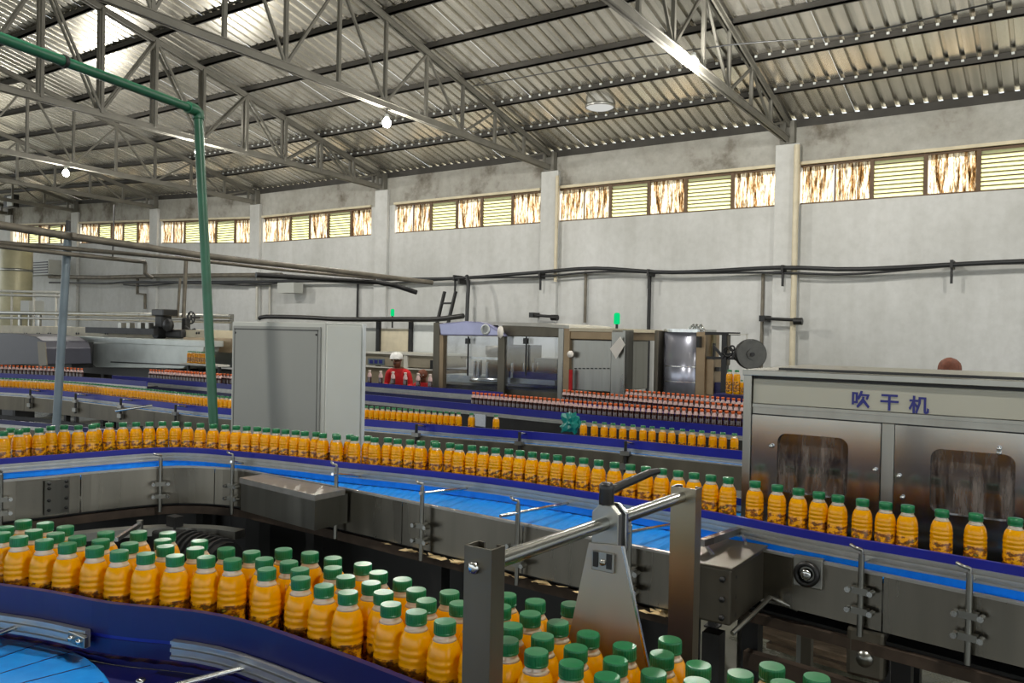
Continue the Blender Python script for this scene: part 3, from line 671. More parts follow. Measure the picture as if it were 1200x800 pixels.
# scattered wet plastic scraps under the belt
B = MB()
for k in range(46):
    x = -2.15 + 1.25 * random.random(); y = 2.30 - .05 * (x + 2.15) - .05 + .04 * random.random(); a = random.random() * 6.3; r = .012 + .018 * random.random()
    B.add([(x + r * math.cos(a + q) * (1 + .5 * random.random()), y + r * math.sin(a + q) * .6, 1.136 + .01 * random.random()) for q in (0, 1.6, 3.1, 4.7)], [(0, 1, 2), (0, 2, 3)])
o = B.build('plastic_scraps', plain('wet_scraps', (226, 200, 150), .15, 0, .3), base=(-1.5, 2.2, 1.14), kind='stuff')

# ================================================================== BOTTLES
PROF = [(.0225, 0), (.0262, .004), (.0276, .010), (.0279, .016), (.0279, .113), (.0268, .1163), (.0270, .1178), (.0281, .1205), (.0281, .1245), (.0268, .1275), (.0270, .129), (.0281, .1318), (.0280, .1362), (.0267, .1392), (.0270, .1412), (.0270, .1445), (.0261, .150), (.0246, .1555), (.0223, .161), (.0195, .1657), (.0172, .169), (.0160, .1715), (.0158, .178)]
def bottle_body(n, prof=PROF, z0=0., sc=1.):
    B = MB(); fill = [p for p in prof if p[1] <= .1658]; top = [p for p in prof if p[1] >= .1656]
    B.lathe([(r * sc, z * sc) for r, z in fill], (0, 0, 0), n, 0, cap=False); B.add([(prof[0][0] * sc * math.cos(2 * math.pi * k / n), prof[0][0] * sc * math.sin(2 * math.pi * k / n), 0) for k in range(n)], [tuple(reversed(range(n)))], 0)
    B.lathe([(.0001, .1655 * sc)] + [(r * sc, z * sc) for r, z in top], (0, 0, 0), n, 1, cap=False)
    return B
def cap_mesh(n, knurl, sc=1.):
    B = MB(); prof = [(.0170, .1755), (.0177, .1762), (.0177, .1785), (.0172, .179), (.0176, .1797), (.0177, .1920), (.0168, .1946), (.0001, .195)]
    vs = []; fs = []
    for j, (r, z) in enumerate(prof):
        for k in range(n):
            rr = r * (.975 if knurl and k % 2 and 4 <= j <= 5 else 1); a = 2 * math.pi * k / n; vs.append((rr * sc * math.cos(a), rr * sc * math.sin(a), z * sc))
    for j in range(len(prof) - 1):
        for k in range(n): fs.append((j * n + k, j * n + (k + 1) % n, (j + 1) * n + (k + 1) % n, (j + 1) * n + k))
    return B.add(vs, fs, 0, not knurl)
def make_bottle(n, knurl, label, group):
    r = thing('juice_bottle', label, 'bottle', (0, 0, 0), group)
    bottle_body(n).build('bottle_body', ['juice', 'pet'], r)
    cap_mesh(n if not knurl else 56, knurl).build('cap', 'cap_green', r)
    MB().lathe([(.0280, .018), (.0282, .019), (.0282, .111), (.0280, .112)], (0, 0, 0), n, cap=False).build('label_band', 'label', r)
    return r
A=[(-1.905,0.827),(-1.844,0.835),(-1.777,0.855),(-1.712,0.870),(-1.642,0.890),(-1.577,0.905),(-1.519,0.927),(-1.461,0.954),(-1.406,0.986),(-1.351,1.007),(-1.248,1.007),(-1.155,1.009),(-1.088,1.004),(-1.029,1.005),(-0.928,1.005),(-0.870,1.003),(-0.806,0.998),(-1.955,0.856),(-1.878,0.881),(-1.815,0.897),(-1.752,0.911),(-1.689,0.928),(-1.743,0.969),(-1.617,0.950),(-1.693,1.015),(-1.540,0.983),(-1.591,1.009),(-1.638,1.050),(-1.480,1.012),(-1.524,1.052),(-1.429,1.049),(-1.368,1.065),(-1.308,1.049),(-1.334,1.118),(-1.253,1.064),(-1.199,1.045),(-1.272,1.134),(-1.208,1.137),(-1.158,1.090),(-1.097,1.065),(-1.035,1.068),(-0.981,1.043),(-1.132,1.144),(-1.069,1.122),(-1.005,1.118),(-0.946,1.089),(-0.894,1.056),(-0.891,1.114),(-0.841,1.079),(-0.804,1.164),(-0.776,1.108),(-0.746,1.167),(-0.719,1.110),(-0.712,1.047),(-0.683,0.993),(-0.650,1.039),(-0.625,0.983),(-0.690,1.192),(-0.662,1.103),(-0.587,1.030),(-0.564,0.978),(-0.520,1.025),(-0.504,0.970),(-0.490,1.144),(-0.477,1.086),(-0.459,1.019),(-0.420,1.081),(-0.401,1.027),(-0.363,1.088),(-0.336,1.140),(-0.306,1.091),(-0.276,1.140),(-0.745,1.000),(-0.789,1.052),(-0.600,1.090),(-0.534,1.081),(-0.400,0.970),(-0.340,0.980),(-1.980,0.800),(-1.990,0.910),(-1.930,0.930),(-1.860,0.940),(-0.280,1.020),(-0.220,1.130),(-0.220,1.070)]
Bq=[(-3.692,1.604),(-3.787,1.675),(-3.702,1.669),(-3.752,1.720),(-3.702,1.753),(-3.744,1.822),(-3.740,1.878),(-3.689,1.916),(-3.671,1.970),(-3.712,2.008),(-3.682,2.056),(-3.654,2.105),(-3.625,2.153),(-3.596,2.202),(-3.567,2.251),(-3.520,2.290),(-3.453,2.310),(-3.383,2.330),(-3.313,2.350),(-3.249,2.369),(-3.190,2.386),(-3.135,2.402),(-3.081,2.419),(-3.025,2.425),(-2.969,2.434),(-2.914,2.442),(-2.858,2.452),(-2.802,2.456),(-2.748,2.475),(-2.693,2.463),(-2.650,2.500),(-2.607,2.464),(-2.580,2.514),(-2.528,2.491),(-2.488,2.532),(-2.434,2.516),(-2.390,2.550),(-2.333,2.549),(-2.279,2.567),(-2.223,2.571),(-2.183,2.611),(-2.142,2.573),(-2.094,2.604),(-2.039,2.594),(-1.984,2.607),(-1.927,2.610),(-1.871,2.613),(-1.816,2.626),(-1.760,2.622),(-1.703,2.621),(-1.647,2.622),(-1.590,2.621),(-1.534,2.621),(-1.477,2.621),(-1.412,2.616),(-1.344,2.610),(-1.279,2.605),(-1.217,2.600),(-1.155,2.595),(-1.094,2.592),(-1.036,2.589),(-0.977,2.587),(-0.917,2.583),(-0.825,2.572),(-0.749,2.553),(-0.680,2.535),(-0.616,2.519),(-0.559,2.505),(-0.489,2.492),(-0.427,2.488),(-0.370,2.484),(-0.285,2.480),(-0.205,2.485),(-0.116,2.490)]
proto = make_bottle(28, True, '', None); used = []
def nth(n): return '%d%s' % (n, 'th' if 10 <= n % 100 <= 20 else {1: 'st', 2: 'nd', 3: 'rd'}.get(n % 10, 'th'))
rows = {}
for s, t in A:
    d_ = t - (.985 if s > -1.3 else .985 + (s + 1.3) * .27)
    row = 'front' if d_ < .05 else ('back' if d_ > .115 else 'middle')
    rows.setdefault((row, 0 if s < -.80 else (1 if s < -.52 else 2)), []).append((s, t))
SIDE = ('left of the near post', 'right of the near post', 'past the triangular plate')
NEAR = []
for (row, k), lst in rows.items():
    lst.sort(key=lambda p: -p[0] if k == 0 else p[0])
    for n, p in enumerate(lst): NEAR.append((p, '%s juice bottle %s in the %s row of the near crowd' % (nth(n + 1), SIDE[k], row), '%s row of near juice bottles %s' % (row, SIDE[k])))
first = [True]
def put(proto, s, t, z, label, group, st):
    rz = random.uniform(0, 6.28)
    if st[0]:
        st[0] = False; proto.location = W((s, t, z)); proto.rotation_euler = (0, 0, rz); proto['label'] = label
        if group: proto['group'] = group
        return proto
    return dup(proto, (s, t, z), rz - TH, label, group)
for (s, t), l, g in NEAR:
    put(proto, s, t, ZB, l, g, first)
proto2 = make_bottle(20, False, '', None); first = [True]
nb = len(Bq)
single = {nb - 1: 'juice bottle cut by the right edge of the picture, last of the middle file', nb - 2: 'lone juice bottle below the second dryer window, last but one of the middle file', nb - 3: 'lone juice bottle at the left edge of the second dryer window'}
for i, (s, t) in enumerate(Bq):
    if i in single: l, g = single[i], None
    elif i >= nb - 6: l, g = '%s from the left in the group of three juice bottles before the dryer' % nth(i - nb + 7), 'three juice bottles before the dryer'
    elif i >= nb - 11: l, g = '%s from the left in the group of five juice bottles at the dryer end' % nth(i - nb + 12), 'five juice bottles at the dryer end'
    elif i <= 10: l, g = '%s from the left of the bunched juice bottles where the middle conveyor bends' % nth(i + 1), 'bunched juice bottles in the bend'
    elif s < -2.45: l, g = '%s juice bottle after the bunch at the bend, middle file' % nth(i - 10), 'middle file of juice bottles, bend to cabinet'
    else: l, g = '%s juice bottle left of the dryer in the long middle file' % nth(nb - 11 - i), 'middle file of juice bottles, cabinet to dryer'
    put(proto2, s, t, ZB, l, g, first)

# ================================================================== NEAR CONVEYOR
near_strip = [(-3.2, .32), (-2.7, .48), (-2.2, .655), (-1.85, .778), (-1.70, .828), (-1.53, .868), (-1.40, .925), (-1.30, .955), (-1.19, .965), (-1.03, .963), (-.864, .957), (-.5, .930), (0, .90), (.6, .88)]
NS = smooth_path(near_strip, .04)
nc = thing('bottle_conveyor', 'dark blue decked conveyor nearest the camera, crowded with green capped juice bottles', 'conveyor', (-1.2, 1.0, 0))
MB().sweep(NS, [(0, 1.350), (.012, 1.350), (.012, 1.411), (0, 1.411)]).build('guide_strip', 'navy', nc)
MB().sweep(NS, [(-.002, 1.336), (.004, 1.336), (.004, 1.352), (-.002, 1.352)]).build('guide_strip', 'blue_strip', nc)
MB().sweep(NS, [(-.006, 1.310), (.006, 1.310), (.006, 1.340), (-.006, 1.340)]).build('wear_strip', 'navy', nc)  # dark strip added for the shade over the bottle bottoms
seg1 = [p for p in NS if p[0] < -1.535]; seg2 = [p for p in NS if p[0] > -1.40]
for sg in (seg1, seg2):
    o = alu_rail(sg, .014, 1.322, .034, 'guide_rail', nc)
e = seg1[-1]; B = MB(); B.box(e[0] - .04, e[0] + .02, e[1] - .036, e[1] - .026, 1.328, 1.350); o = B.build('rail_joint', 'steel', nc, bevel=.002)
B = MB(); 
for ds in (-.025, .005): B.lathe([(.005, 0), (.005, -.006), (0, -.007)], (e[0] + ds, e[1] - .036, 1.339), 8, axis='t')
B.build('bolt', 'steel_bright', o)
BK = offset(NS, -.295)
MB().sweep(BK, [(-.012, 1.33), (0, 1.33), (0, 1.36), (-.012, 1.36)]).build('guide_strip', 'navy', nc)
ribbon(offset(NS, .0), offset(NS, -.33), ZB, 'belt', 'navy', nc, 150)
front = [(p[0] + .0, p[1] - .55) for p in NS]
MB().sweep(NS, [(.002, 1.280), (.42, 1.280), (.42, 1.288), (.002, 1.288)]).build('deck', 'navy', nc)
plates(offset(NS, -.335), 1.30, 1.14, nc, 5, 'back_plate')
MB().sweep(NS, [(.0, 1.15), (.42, 1.15), (.42, 1.28), (.41, 1.28), (.41, 1.16), (.0, 1.16)]).build('under_tray', 'dark', nc)
# bright blue turning disc belt at lower left
c = (-1.62, .24); 
import itertools
arc = [pz(0, 744, 1.292), pz(45, 751, 1.292), pz(80, 762, 1.292), pz(110, 782, 1.292), pz(128, 800, 1.292)]
def circ(a, b, c_):
    ax, ay, bx, by, cx, cy = a[0], a[1], b[0], b[1], c_[0], c_[1]; d = 2 * (ax * (by - cy) + bx * (cy - ay) + cx * (ay - by))
    ux = ((ax * ax + ay * ay) * (by - cy) + (bx * bx + by * by) * (cy - ay) + (cx * cx + cy * cy) * (ay - by)) / d
    uy = ((ax * ax + ay * ay) * (cx - bx) + (bx * bx + by * by) * (ax - cx) + (cx * cx + cy * cy) * (bx - ax)) / d
    return ux, uy, math.hypot(ax - ux, ay - uy)
cx, cy, cr = circ(arc[0], arc[2], arc[4])
B = MB(); B.lathe([(.04, .0), (cr - .004, .0), (cr, -.003), (cr, -.008), (.04, -.008), (.04, 0)], (cx, cy, 1.297), 72, cap=False); td = B.build('turn_belt', 'blue_belt', nc)
B = MB()
for k in range(36):
    a = 2 * math.pi * k / 36; B.bar((cx + .06 * math.cos(a), cy + .06 * math.sin(a), 1.2972), (cx + (cr - .01) * math.cos(a), cy + (cr - .01) * math.sin(a), 1.2972), .0025, .001)
B.build('belt_joint', 'navy', td)
def rod(a, b, r, name, mat, parent): return MB().tube([a, b], r, 10).build(name, mat, parent)
rod(pz(-12, 746, 1.335), pz(36, 728, 1.335), .005, 'cross_rod', 'steel_bright', nc)
rod(pz(205, 803, 1.325), pz(310, 776, 1.335), .005, 'cross_rod', 'steel_bright', nc)
b = pz(165, 797, 1.29); MB().lathe([(.009, 0), (.009, .004), (.004, .006), (0, .006)], (b[0], b[1], 1.288), 12).build('bolt', 'steel_bright', nc)
for s, t in ((-2.6, .8), (-1.6, 1.2), (-.7, 1.3), (.3, 1.25), (-1.5, .55), (-.2, .6)): leg(s, t, 1.14, nc)
# crossbar frame over the near conveyor
cf = thing('crossbar_frame', 'stainless crossbar on two channel posts, with a black clamp lever and triangular plate', 'frame', (-.62, 1.15, 0))
def channel(s, t, zt, w, d, th, flip, zb=.7):
    B = MB(); sg = 1 if not flip else -1
    poly = [(s - w / 2, t), (s + w / 2, t), (s + w / 2, t + d * sg), (s + w / 2 - .012, t + d * sg), (s + w / 2 - .012, t + d * sg - th * sg), (s + w / 2 - th, t + d * sg - th * sg), (s + w / 2 - th, t + th * sg), (s - w / 2 + th, t + th * sg), (s - w / 2 + th, t + d * sg - th * sg), (s - w / 2 + .012, t + d * sg - th * sg), (s - w / 2 + .012, t + d * sg), (s - w / 2, t + d * sg)]
    B.prism(poly, zb, zt, 'z'); return B
p0 = channel(-.628, .842, 1.672, .044, .030, .003, False).build('post', 'steel_dull', cf)
p1 = channel(-.602, 1.452, 1.664, .050, .030, .003, False).build('post', 'post_steel', cf)
zb_ = 1.646
MB().tube([(-.628, .846, zb_), (-.606, 1.452, zb_)], .0108, 20).build('crossbar', 'steel_bright', cf)
MB().lathe([(.0085, 0), (.0085, -.006), (.005, -.008), (0, -.008)], (-.632, .842, zb_), 6, axis='t').build('bolt', 'steel_bright', p0)
tc = 1.178; sc_ = -.616
prof = [(-.024, 1.600), (.024, 1.600), (.024, 1.662), (.010, 1.676), (-.010, 1.676), (-.024, 1.662)]
cl = MB().prism([(sc_ + a, z) for a, z in prof], tc - .012, tc + .002, 't').build('clamp_block', 'steel', cf, bevel=.0015)
MB().prism([(sc_ + .002 + a, z) for a, z in prof], tc + .012, tc + .022, 't').build('clamp_cheek', 'steel_bright', cl, bevel=.0015)
MB().prism([(sc_ + .002 + a * .8, z - .004) for a, z in prof], tc + .002, tc + .012, 't').build('clamp_gap', 'black', cl)
lv = MB().lathe([(.0115, 0), (.0125, .004), (.0118, .028), (.0125, .034), (.009, .038), (0, .038)], (sc_ - .004, tc, 1.672), 16).build('lever_hub', 'black', cf)
MB().tube([(sc_ - .004, tc, 1.694), (sc_ - .001, tc + .05, 1.7), (sc_ + .012, tc + .13, 1.711), (sc_ + .017, tc + .152, 1.712)], [.0078, .0075, .0068, .0056], 10).build('lever_arm', 'black', lv)
# triangular plate hung from the clamp; bright folded edge
tq = tc - .018; g4 = [pt(690, 636, tq), pt(729, 640, tq), pt(766, 815, tq), pt(652, 815, tq)]; B = MB(); ppoly = [(g[0], g[2]) for g in g4]
B.prism(ppoly, tc - .018, tc - .014, 't'); hp = B.build('triangular_plate', 'plate_grey', cf)
MB().bar((g4[1][0], tq + .002, g4[1][2]), (g4[2][0], tq + .002, g4[2][2]), .0035, .005, up=(0, 1, 0)).build('folded_edge', 'steel_bright', hp)
B = MB(); B.box(sc_ - .016, sc_ + .024, tc - .024, tc - .018, 1.572, 1.603); sp = B.build('slot_plate', 'steel', hp, bevel=.001)
for ds in (-.010, .014): MB().box(sc_ + ds - .003, sc_ + ds + .006, tc - .0255, tc - .024, 1.578, 1.602).build('slot', 'dark', hp)
MB().lathe([(.005, 0), (.005, -.004), (0, -.005)], (sc_ + .005, tc - .024, 1.587), 8, axis='t').build('bolt', 'steel', hp)

# ================================================================== FAR JUICE CONVEYOR
def rail_set(parent, path, z, off=.0, zs=(.0, .075), silver=True, strip='blue_strip', sh=.045):
    MB().sweep(path, [(off, z + zs[0]), (off + .014, z + zs[0]), (off + .014, z + zs[1]), (off, z + zs[1])]).build('guide_strip', strip, parent)
    if silver: alu_rail(path, off + .006, z + zs[0] - sh, sh, 'guide_rail', parent)
FC = smooth_path([(-12.2, 3.7), (-11.5, 4.1), (-10.9, 4.36), (-10.3, 4.57), (-9.7, 4.72), (-9.1, 4.78), (-8.3, 4.79), (-6.8, 4.79), (-5.9, 4.93), (-5.0, 5.06), (-3.97, 5.22), (-3.07, 5.37), (-1.85, 5.42), (-.2, 5.5)], .1)
fc = thing('bottle_conveyor', 'far conveyor with blue guide strip carrying juice bottles past the back of the grey cabinet', 'conveyor', (-5, 5, 0))
FF = offset(FC, .10)
ribbon(offset(FC, .16), offset(FC, -.1), BELT_C, 'belt', 'blue_belt', fc, 160)
rail_set(fc, offset(FC, .045), BELT_C + .015, 0, (.012, .072), sh=.05)
rail_set(fc, offset(FC, -.06), BELT_C + .015, 0, (.012, .05), False, 'navy')
plates(offset(FC, .165), BELT_C + .0, BELT_C - .16, fc, 10)
plates(offset(FC, -.105), BELT_C + .0, BELT_C - .16, fc, 6, 'back_plate')
MB().sweep(offset(FC, .17), [(0, .84), (.02, .84), (.02, .88), (0, .88)]).build('lower_beam', 'dark', fc)
for i in range(4, len(FC) - 2, 9):
    p = offset(FC, .12)[i]; leg(p[0], p[1], .95, fc)
    q = offset(FC, .185)[i + 3]; o = MB().cyl((q[0], q[1], .98), (q[0], q[1], 1.2), .012, 8).build('rail_bracket', 'dark', fc)
    MB().box(q[0] - .035, q[0] + .035, q[1] - .02, q[1] + .015, 1.0, 1.04).build('clamp', 'steel', o); MB().box(q[0] - .035, q[0] + .035, q[1] - .02, q[1] + .015, 1.10, 1.13).build('clamp', 'steel', o)
    r = offset(FC, .05)[i + 3]; MB().tube([(q[0], q[1], 1.19), (r[0], r[1], 1.17)], .009, 6).build('cross_rod', 'steel_bright', o)
# a lower belt between the far and the middle conveyors
lb = thing('low_conveyor', 'low pale steel conveyor with blue belt between the middle and far files', 'conveyor', (-2.4, 4.1, 0))
LC = smooth_path([(-4.2, 3.95), (-3.0, 4.12), (-1.9, 4.2), (-.3, 4.26)], .1)
ribbon(offset(LC, .14), offset(LC, -.14), 1.0, 'belt', 'blue_belt', lb, 70); plates(offset(LC, .145), 1.02, .86, lb, 5, mat='steel'); plates(offset(LC, -.145), 1.03, .86, lb, 5, 'back_plate', 'steel')
rail_set(lb, offset(LC, -.13), 1.02, 0, (.02, .06), True, 'navy', .03)
for i in range(2, len(LC), 11): leg(LC[i][0], LC[i][1], .9, lb)
LC2 = smooth_path([(-9.2, 3.35), (-8.0, 3.75), (-6.6, 3.95), (-5.4, 3.9)], .1)
lb2 = thing('low_conveyor', 'low conveyor with bright blue belt, between the bend and the far file', 'conveyor', (-7, 3.8, 0))
ribbon(offset(LC2, .16), offset(LC2, -.16), .97, 'belt', 'blue_belt', lb2, 90); plates(offset(LC2, .165), .985, .82, lb2, 4); plates(offset(LC2, -.165), .985, .82, lb2, 4, 'back_plate'); rail_set(lb2, offset(LC2, .15), .99, 0, (.02, .06), True, 'navy', .03)
for i in range(2, len(LC2), 11): leg(LC2[i][0], LC2[i][1], .85, lb2)
a, b = pt(135, 481, 3.9), pt(178, 475, 4.2); MB().tube([a, b], .012, 8).build('cross_rod', 'steel_bright', lb2)
# bottles small in the picture: one mesh each
def far_bottle(name, n, prof, mats, cols, label, group):
    B = MB()
    for (z0, z1), mi in cols:
        pr = [p for p in prof if z0 - 1e-6 <= p[1] <= z1 + 1e-6]; B.lathe(pr, (0, 0, 0), n, mi, cap=False)
    return tag(B.build(name, mats), label, 'bottle', group)
fprof = [(.02, 0), (.0276, .006), (.0280, .018), (.0280, .100), (.0268, .117), (.0281, .123), (.0268, .128), (.0281, .134), (.0270, .143), (.0261, .150), (.0223, .161), (.0165, .170), (.0165, .1775), (.0180, .1776), (.0178, .193), (.0001, .195)]
fb = far_bottle('juice_bottle', 14, fprof, ['juice', 'label', 'pet', 'cap_green'], [((0, .018), 0), ((.018, .100), 1), ((.100, .161), 0), ((.161, .1775), 2), ((.1776, .195), 3)], '', None)
first = [True]
kA = kB = kC = 0
path = resample(FC, .0572)
for p in path:
    u = 600  # keep the stretches that show
    if -11.0 < p[0] < -6.2: kA += 1; put(fb, p[0], p[1], BELT_C, '%s from the left edge in the dense far file of juice bottles' % nth(kA), 'far juice bottles left of the green pipe', first)
    elif -5.15 < p[0] < -4.06: kB += 1; put(fb, p[0], p[1], BELT_C, '%s small juice bottle right of the grey cabinet in the far file' % nth(kB), 'far juice bottles right of the cabinet', first)
def on_fc(u, v): 
    a = pz(u, v, 1.3); return min(resample(FC, .01), key=lambda p: abs(math.atan2(p[0], p[1]) - math.atan2(a[0], a[1])))
p = on_fc(552, 486); put(fb, p[0], p[1], BELT_C, 'last small juice bottle of the short far file, beside a shiny bracket', None, first)
p = on_fc(582, 489); put(fb, p[0], p[1], BELT_C, 'lone small juice bottle standing in the gap of the far conveyor', None, first)
for u in (684.5, 696, 708, 719, 730.5, 742, 754, 765, 776, 788, 800, 811, 823, 835, 848, 861):
    p = on_fc(u, 500)
    kC += 1; l, g = '%s small juice bottle right of the teal bag in the far file' % nth(kC), 'far juice bottles between bag and dryer'
    put(fb, p[0], p[1], BELT_C, l, g, first)
p = on_fc(563, 489); B = MB(); B.box(p[0] - .05, p[0] + .06, p[1] - .01, p[1] + .0, BELT_C + .08, BELT_C + .19); B.build('rail_plate', 'steel_mirror', fc)
# teal bag
def lump(c, r, sq, seed, amp=.35):
    bm = bmesh.new(); bmesh.ops.create_icosphere(bm, subdivisions=3, radius=1)
    vs = []
    for v in bm.verts:
        k = 1 + amp * mnoise.noise(v.co * 2.2 + Vector((seed, 0, 0))) + amp * .5 * mnoise.noise(v.co * 6 + Vector((seed, 3, 0)))
        vs.append((c[0] + v.co.x * r * sq[0] * k, c[1] + v.co.y * r * sq[1] * k, c[2] + v.co.z * r * sq[2] * k))
    fs = [tuple(v.index for v in f.verts) for f in bm.faces]; bm.free(); return vs, fs
c = pt(669, 496, 5.5)
B = MB(); B.add(*lump(c, .075, (1.0, .5, 1.0), 4, .75)); tag(B.build('plastic_bag', 'teal_bag', base=(c[0], c[1], c[2] - .1)), 'crumpled teal plastic bag caught on the far conveyor', 'bag')

# ================================================================== TEA LANES (dark bottles with orange caps)
tprof = [(.018, 0), (.0255, .006), (.026, .02), (.026, .105), (.024, .112), (.0258, .12), (.0245, .135), (.019, .155), (.014, .168), (.0135, .176), (.0172, .1761), (.0172, .193), (.0001, .195)]
tb = far_bottle('tea_bottle', 12, tprof, ['tea', 'label_pink', 'cap_orange'], [((0, .135), 0), ((.135, .1681), 1), ((.168, .195), 2)], '', None)
tlane = thing('lane_table', 'blue edged lane table with three files of dark bottles in front of the filling machine', 'conveyor', (-4, 7.8, 0))
TF = smooth_path([(-7.6, 7.15), (-6.4, 7.12), (-5.4, 7.07), (-3.8, 6.98), (-2.4, 7.0), (-.5, 7.0)], .15)
lanes = [([(-5.376, 7.074), (-4.4, 7.02), (-3.7, 6.96), (-2.39, 7.05), (-1.6, 7.05)], .056, 'front'), ([(-4.9, 8.2), (-3.8, 8.0), (-2.635, 7.77), (-1.9, 7.66)], .064, 'second'), ([(-4.417, 8.862), (-3.7, 8.72), (-2.894, 8.531), (-2.1, 8.36)], .066, 'rear')]
MB().sweep(TF, [(.05, 1.10), (.066, 1.10), (.066, 1.175), (.05, 1.175)]).build('guide_strip', 'blue_strip', tlane)
alu_rail(TF, .056, 1.06, .04, 'guide_rail', tlane)
MB().sweep(TF, [(.03, .78), (.05, .78), (.05, 1.07), (.03, 1.07)]).build('side_plate', 'dark', tlane)
B = MB(); B.prism([(-5.6, 7.10), (-3.8, 7.0), (-1.4, 7.02), (-1.4, 8.75), (-4.9, 9.02)], BELT_C - .03, BELT_C, 'z'); B.build('table_top', 'dark', tlane)
for s, t in ((-7.2, 7.12), (-5.5, 7.2), (-4, 7.1), (-2, 7.1), (-4.8, 8.8), (-2, 8.6)): leg(s, t, BELT_C - .03, tlane, .06)
first = [True]
for pts, st, nm in lanes:
    P_ = smooth_path(pts, .05)
    rail_set(tlane, offset(P_, .04), BELT_C, 0, (.03, .06), False, 'blue_strip')
    rail_set(tlane, offset(P_, -.05), BELT_C, 0, (.03, .06), False, 'blue_strip')
    for kk, p in enumerate(resample(P_, st)):
        if p[0] > (-2.2 if nm == 'front' else -2.3): break
        put(tb, p[0], p[1], BELT_C, '%s dark bottle from the left in the %s file of the lane table' % (nth(kk + 1), nm), '%s file of dark bottles' % nm, first)
tb2 = far_bottle('tea_bottle', 12, tprof, ['tea', 'label_pink', 'cap_pale'], [((0, .112), 0), ((.112, .1681), 1), ((.168, .195), 2)], '', None); first3 = [True]
# sparse files at left of the filler
SP = smooth_path([(-10.5, 8.95), (-8.24, 8.87), (-7.4, 8.83), (-6.2, 8.85)], .2)
sp = thing('bottle_conveyor', 'blue edged conveyor with a few widely spaced bottles in front of the worker', 'conveyor', (-8, 8.9, 0))
rail_set(sp, offset(SP, .05), BELT_C, 0, (.0, .06), sh=.06); ribbon(offset(SP, .05), offset(SP, -.12), BELT_C, 'belt', 'navy', sp, 30); plates(offset(SP, .055), BELT_C - .07, BELT_C - .2, sp, 2, mat='navy')
MB().sweep(offset(SP, .1), [(0, .80), (.03, .80), (.03, .97), (0, .97)]).build('lower_guide', 'blue_strip', sp)
for i in range(1, len(SP), 5): leg(SP[i][0], SP[i][1], 1.0, sp)
for u, w in ((433, 'nearest the cabinet'), (446, 'second from the cabinet'), (460.5, 'in front of the worker'), (475, 'right of the worker'), (490, 'before the second worker'), (504, 'beside the machine post')):
    a = pz(u, 447, 1.2); p = min(SP, key=lambda q: abs(q[0] / q[1] - a[0] / a[1])); f = a[0] / a[1]; t = p[1]
    put(tb2, f * t, t, BELT_C, 'dark bottle with pale shoulder, widely spaced, ' + w, None, first3).scale = (1.25,) * 3
# left tea lanes
def lane_z(pts, label, cname, st=.062, z=BELT_C, n0=0):
    P_ = smooth_path(pts, .1); r = thing('bottle_conveyor', cname, 'conveyor', (P_[0][0], P_[0][1], 0))
    rail_set(r, offset(P_, .05), z, 0, (.0, .07), sh=.05); ribbon(offset(P_, .05), offset(P_, -.12), z, 'belt', 'dark', r, 40)
    plates(offset(P_, .055), z - .06, z - .2, r, 3, mat='navy', lip='navy')
    for i in range(1, len(P_), 14): leg(P_[i][0], P_[i][1], z - .1, r)
    return P_
P_ = lane_z([(-15.2, 5.4), (-14.0, 5.75), (-13.35, 5.98), (-12.5, 6.25), (-11.6, 6.4), (-10.6, 6.5)], '', 'blue edged conveyor of dark bottles at the far left edge, below the dark hood')
kk = 0
for p in resample(P_, .075):
    if -14.6 < p[0] < -12.1: kk += 1; put(tb, p[0], p[1], BELT_C, '%s dark bottle from the left in the file under the dark hood' % nth(kk), 'dark bottles at the far left edge', first)
P_ = lane_z([(-12.2, 6.9), (-11.2, 6.97), (-10.0, 7.0), (-8.2, 7.05)], '', 'blue edged conveyor of dark bottles just left of the green pipe')
kk = 0
for p in resample(P_, .07):
    if -11.4 < p[0] < -9.7: kk += 1; put(tb, p[0], p[1], BELT_C, '%s dark bottle from the left in the front file by the green pipe' % nth(kk), 'dark bottles left of the green pipe', first)
P2 = offset(P_, -.12)
kk = 0
for p in resample(P2, .075):
    if -11.2 < p[0] < -9.6: kk += 1; put(tb, p[0], p[1], BELT_C, '%s dark bottle from the left in the rear file by the green pipe' % nth(kk), 'rear dark bottles left of the green pipe', first)

# ================================================================== BLOW DRYER at right
T0 = 2.75; S0 = -.926; S1 = 1.5
bd_ = thing('bottle_dryer', 'stainless bottle blow dryer with two windowed doors and blue lettering, right of the hall', 'machine', (S0, T0, 0))
T1 = T0 + .75
MB().hexa([(S0, T0 + .02, 1.0), (S1, T0 + .02, 1.0), (S1, T1, 1.0), (S0, T1, 1.0), (S0, T0 + .02, 1.690), (S1, T0 + .02, 1.690), (S1, T1, 1.690), (S0, T1, 1.690)]).build('housing', 'steel_dull', bd_)
MB().box(S0, S0 + .028, T0 - .012, T0 + .03, .2, 1.838).build('corner_post', 'steel', bd_, bevel=.003)
MB().box(S0, S0 + .028, T1 - .03, T1, .0, 1.838).build('corner_post', 'steel', bd_, bevel=.003); MB().box(S1 - .03, S1, T0, T0 + .03, .0, 1.8).build('corner_post', 'steel', bd_)
MB().box(S0 - .003, S1, T0 - .016, T1 + .02, 1.822, 1.842).build('top_cover', 'steel', bd_, bevel=.002)
MB().box(S0 + .1, S1, T0 + .05, T0 + .07, 1.842, 1.85).build('top_seam', 'dark', bd_)
MB().box(S0 + .03, S1, T0 + .012, T1, 1.69, 1.822).build('header_back', 'dark', bd_)
hd = MB().box(S0 + .03, S1, T0 - .002, T0 + .012, 1.728, 1.812).build('header_panel', plain('satin_panel', (168, 166, 152), .5, .35, .05, 3), bd_, bevel=.002)
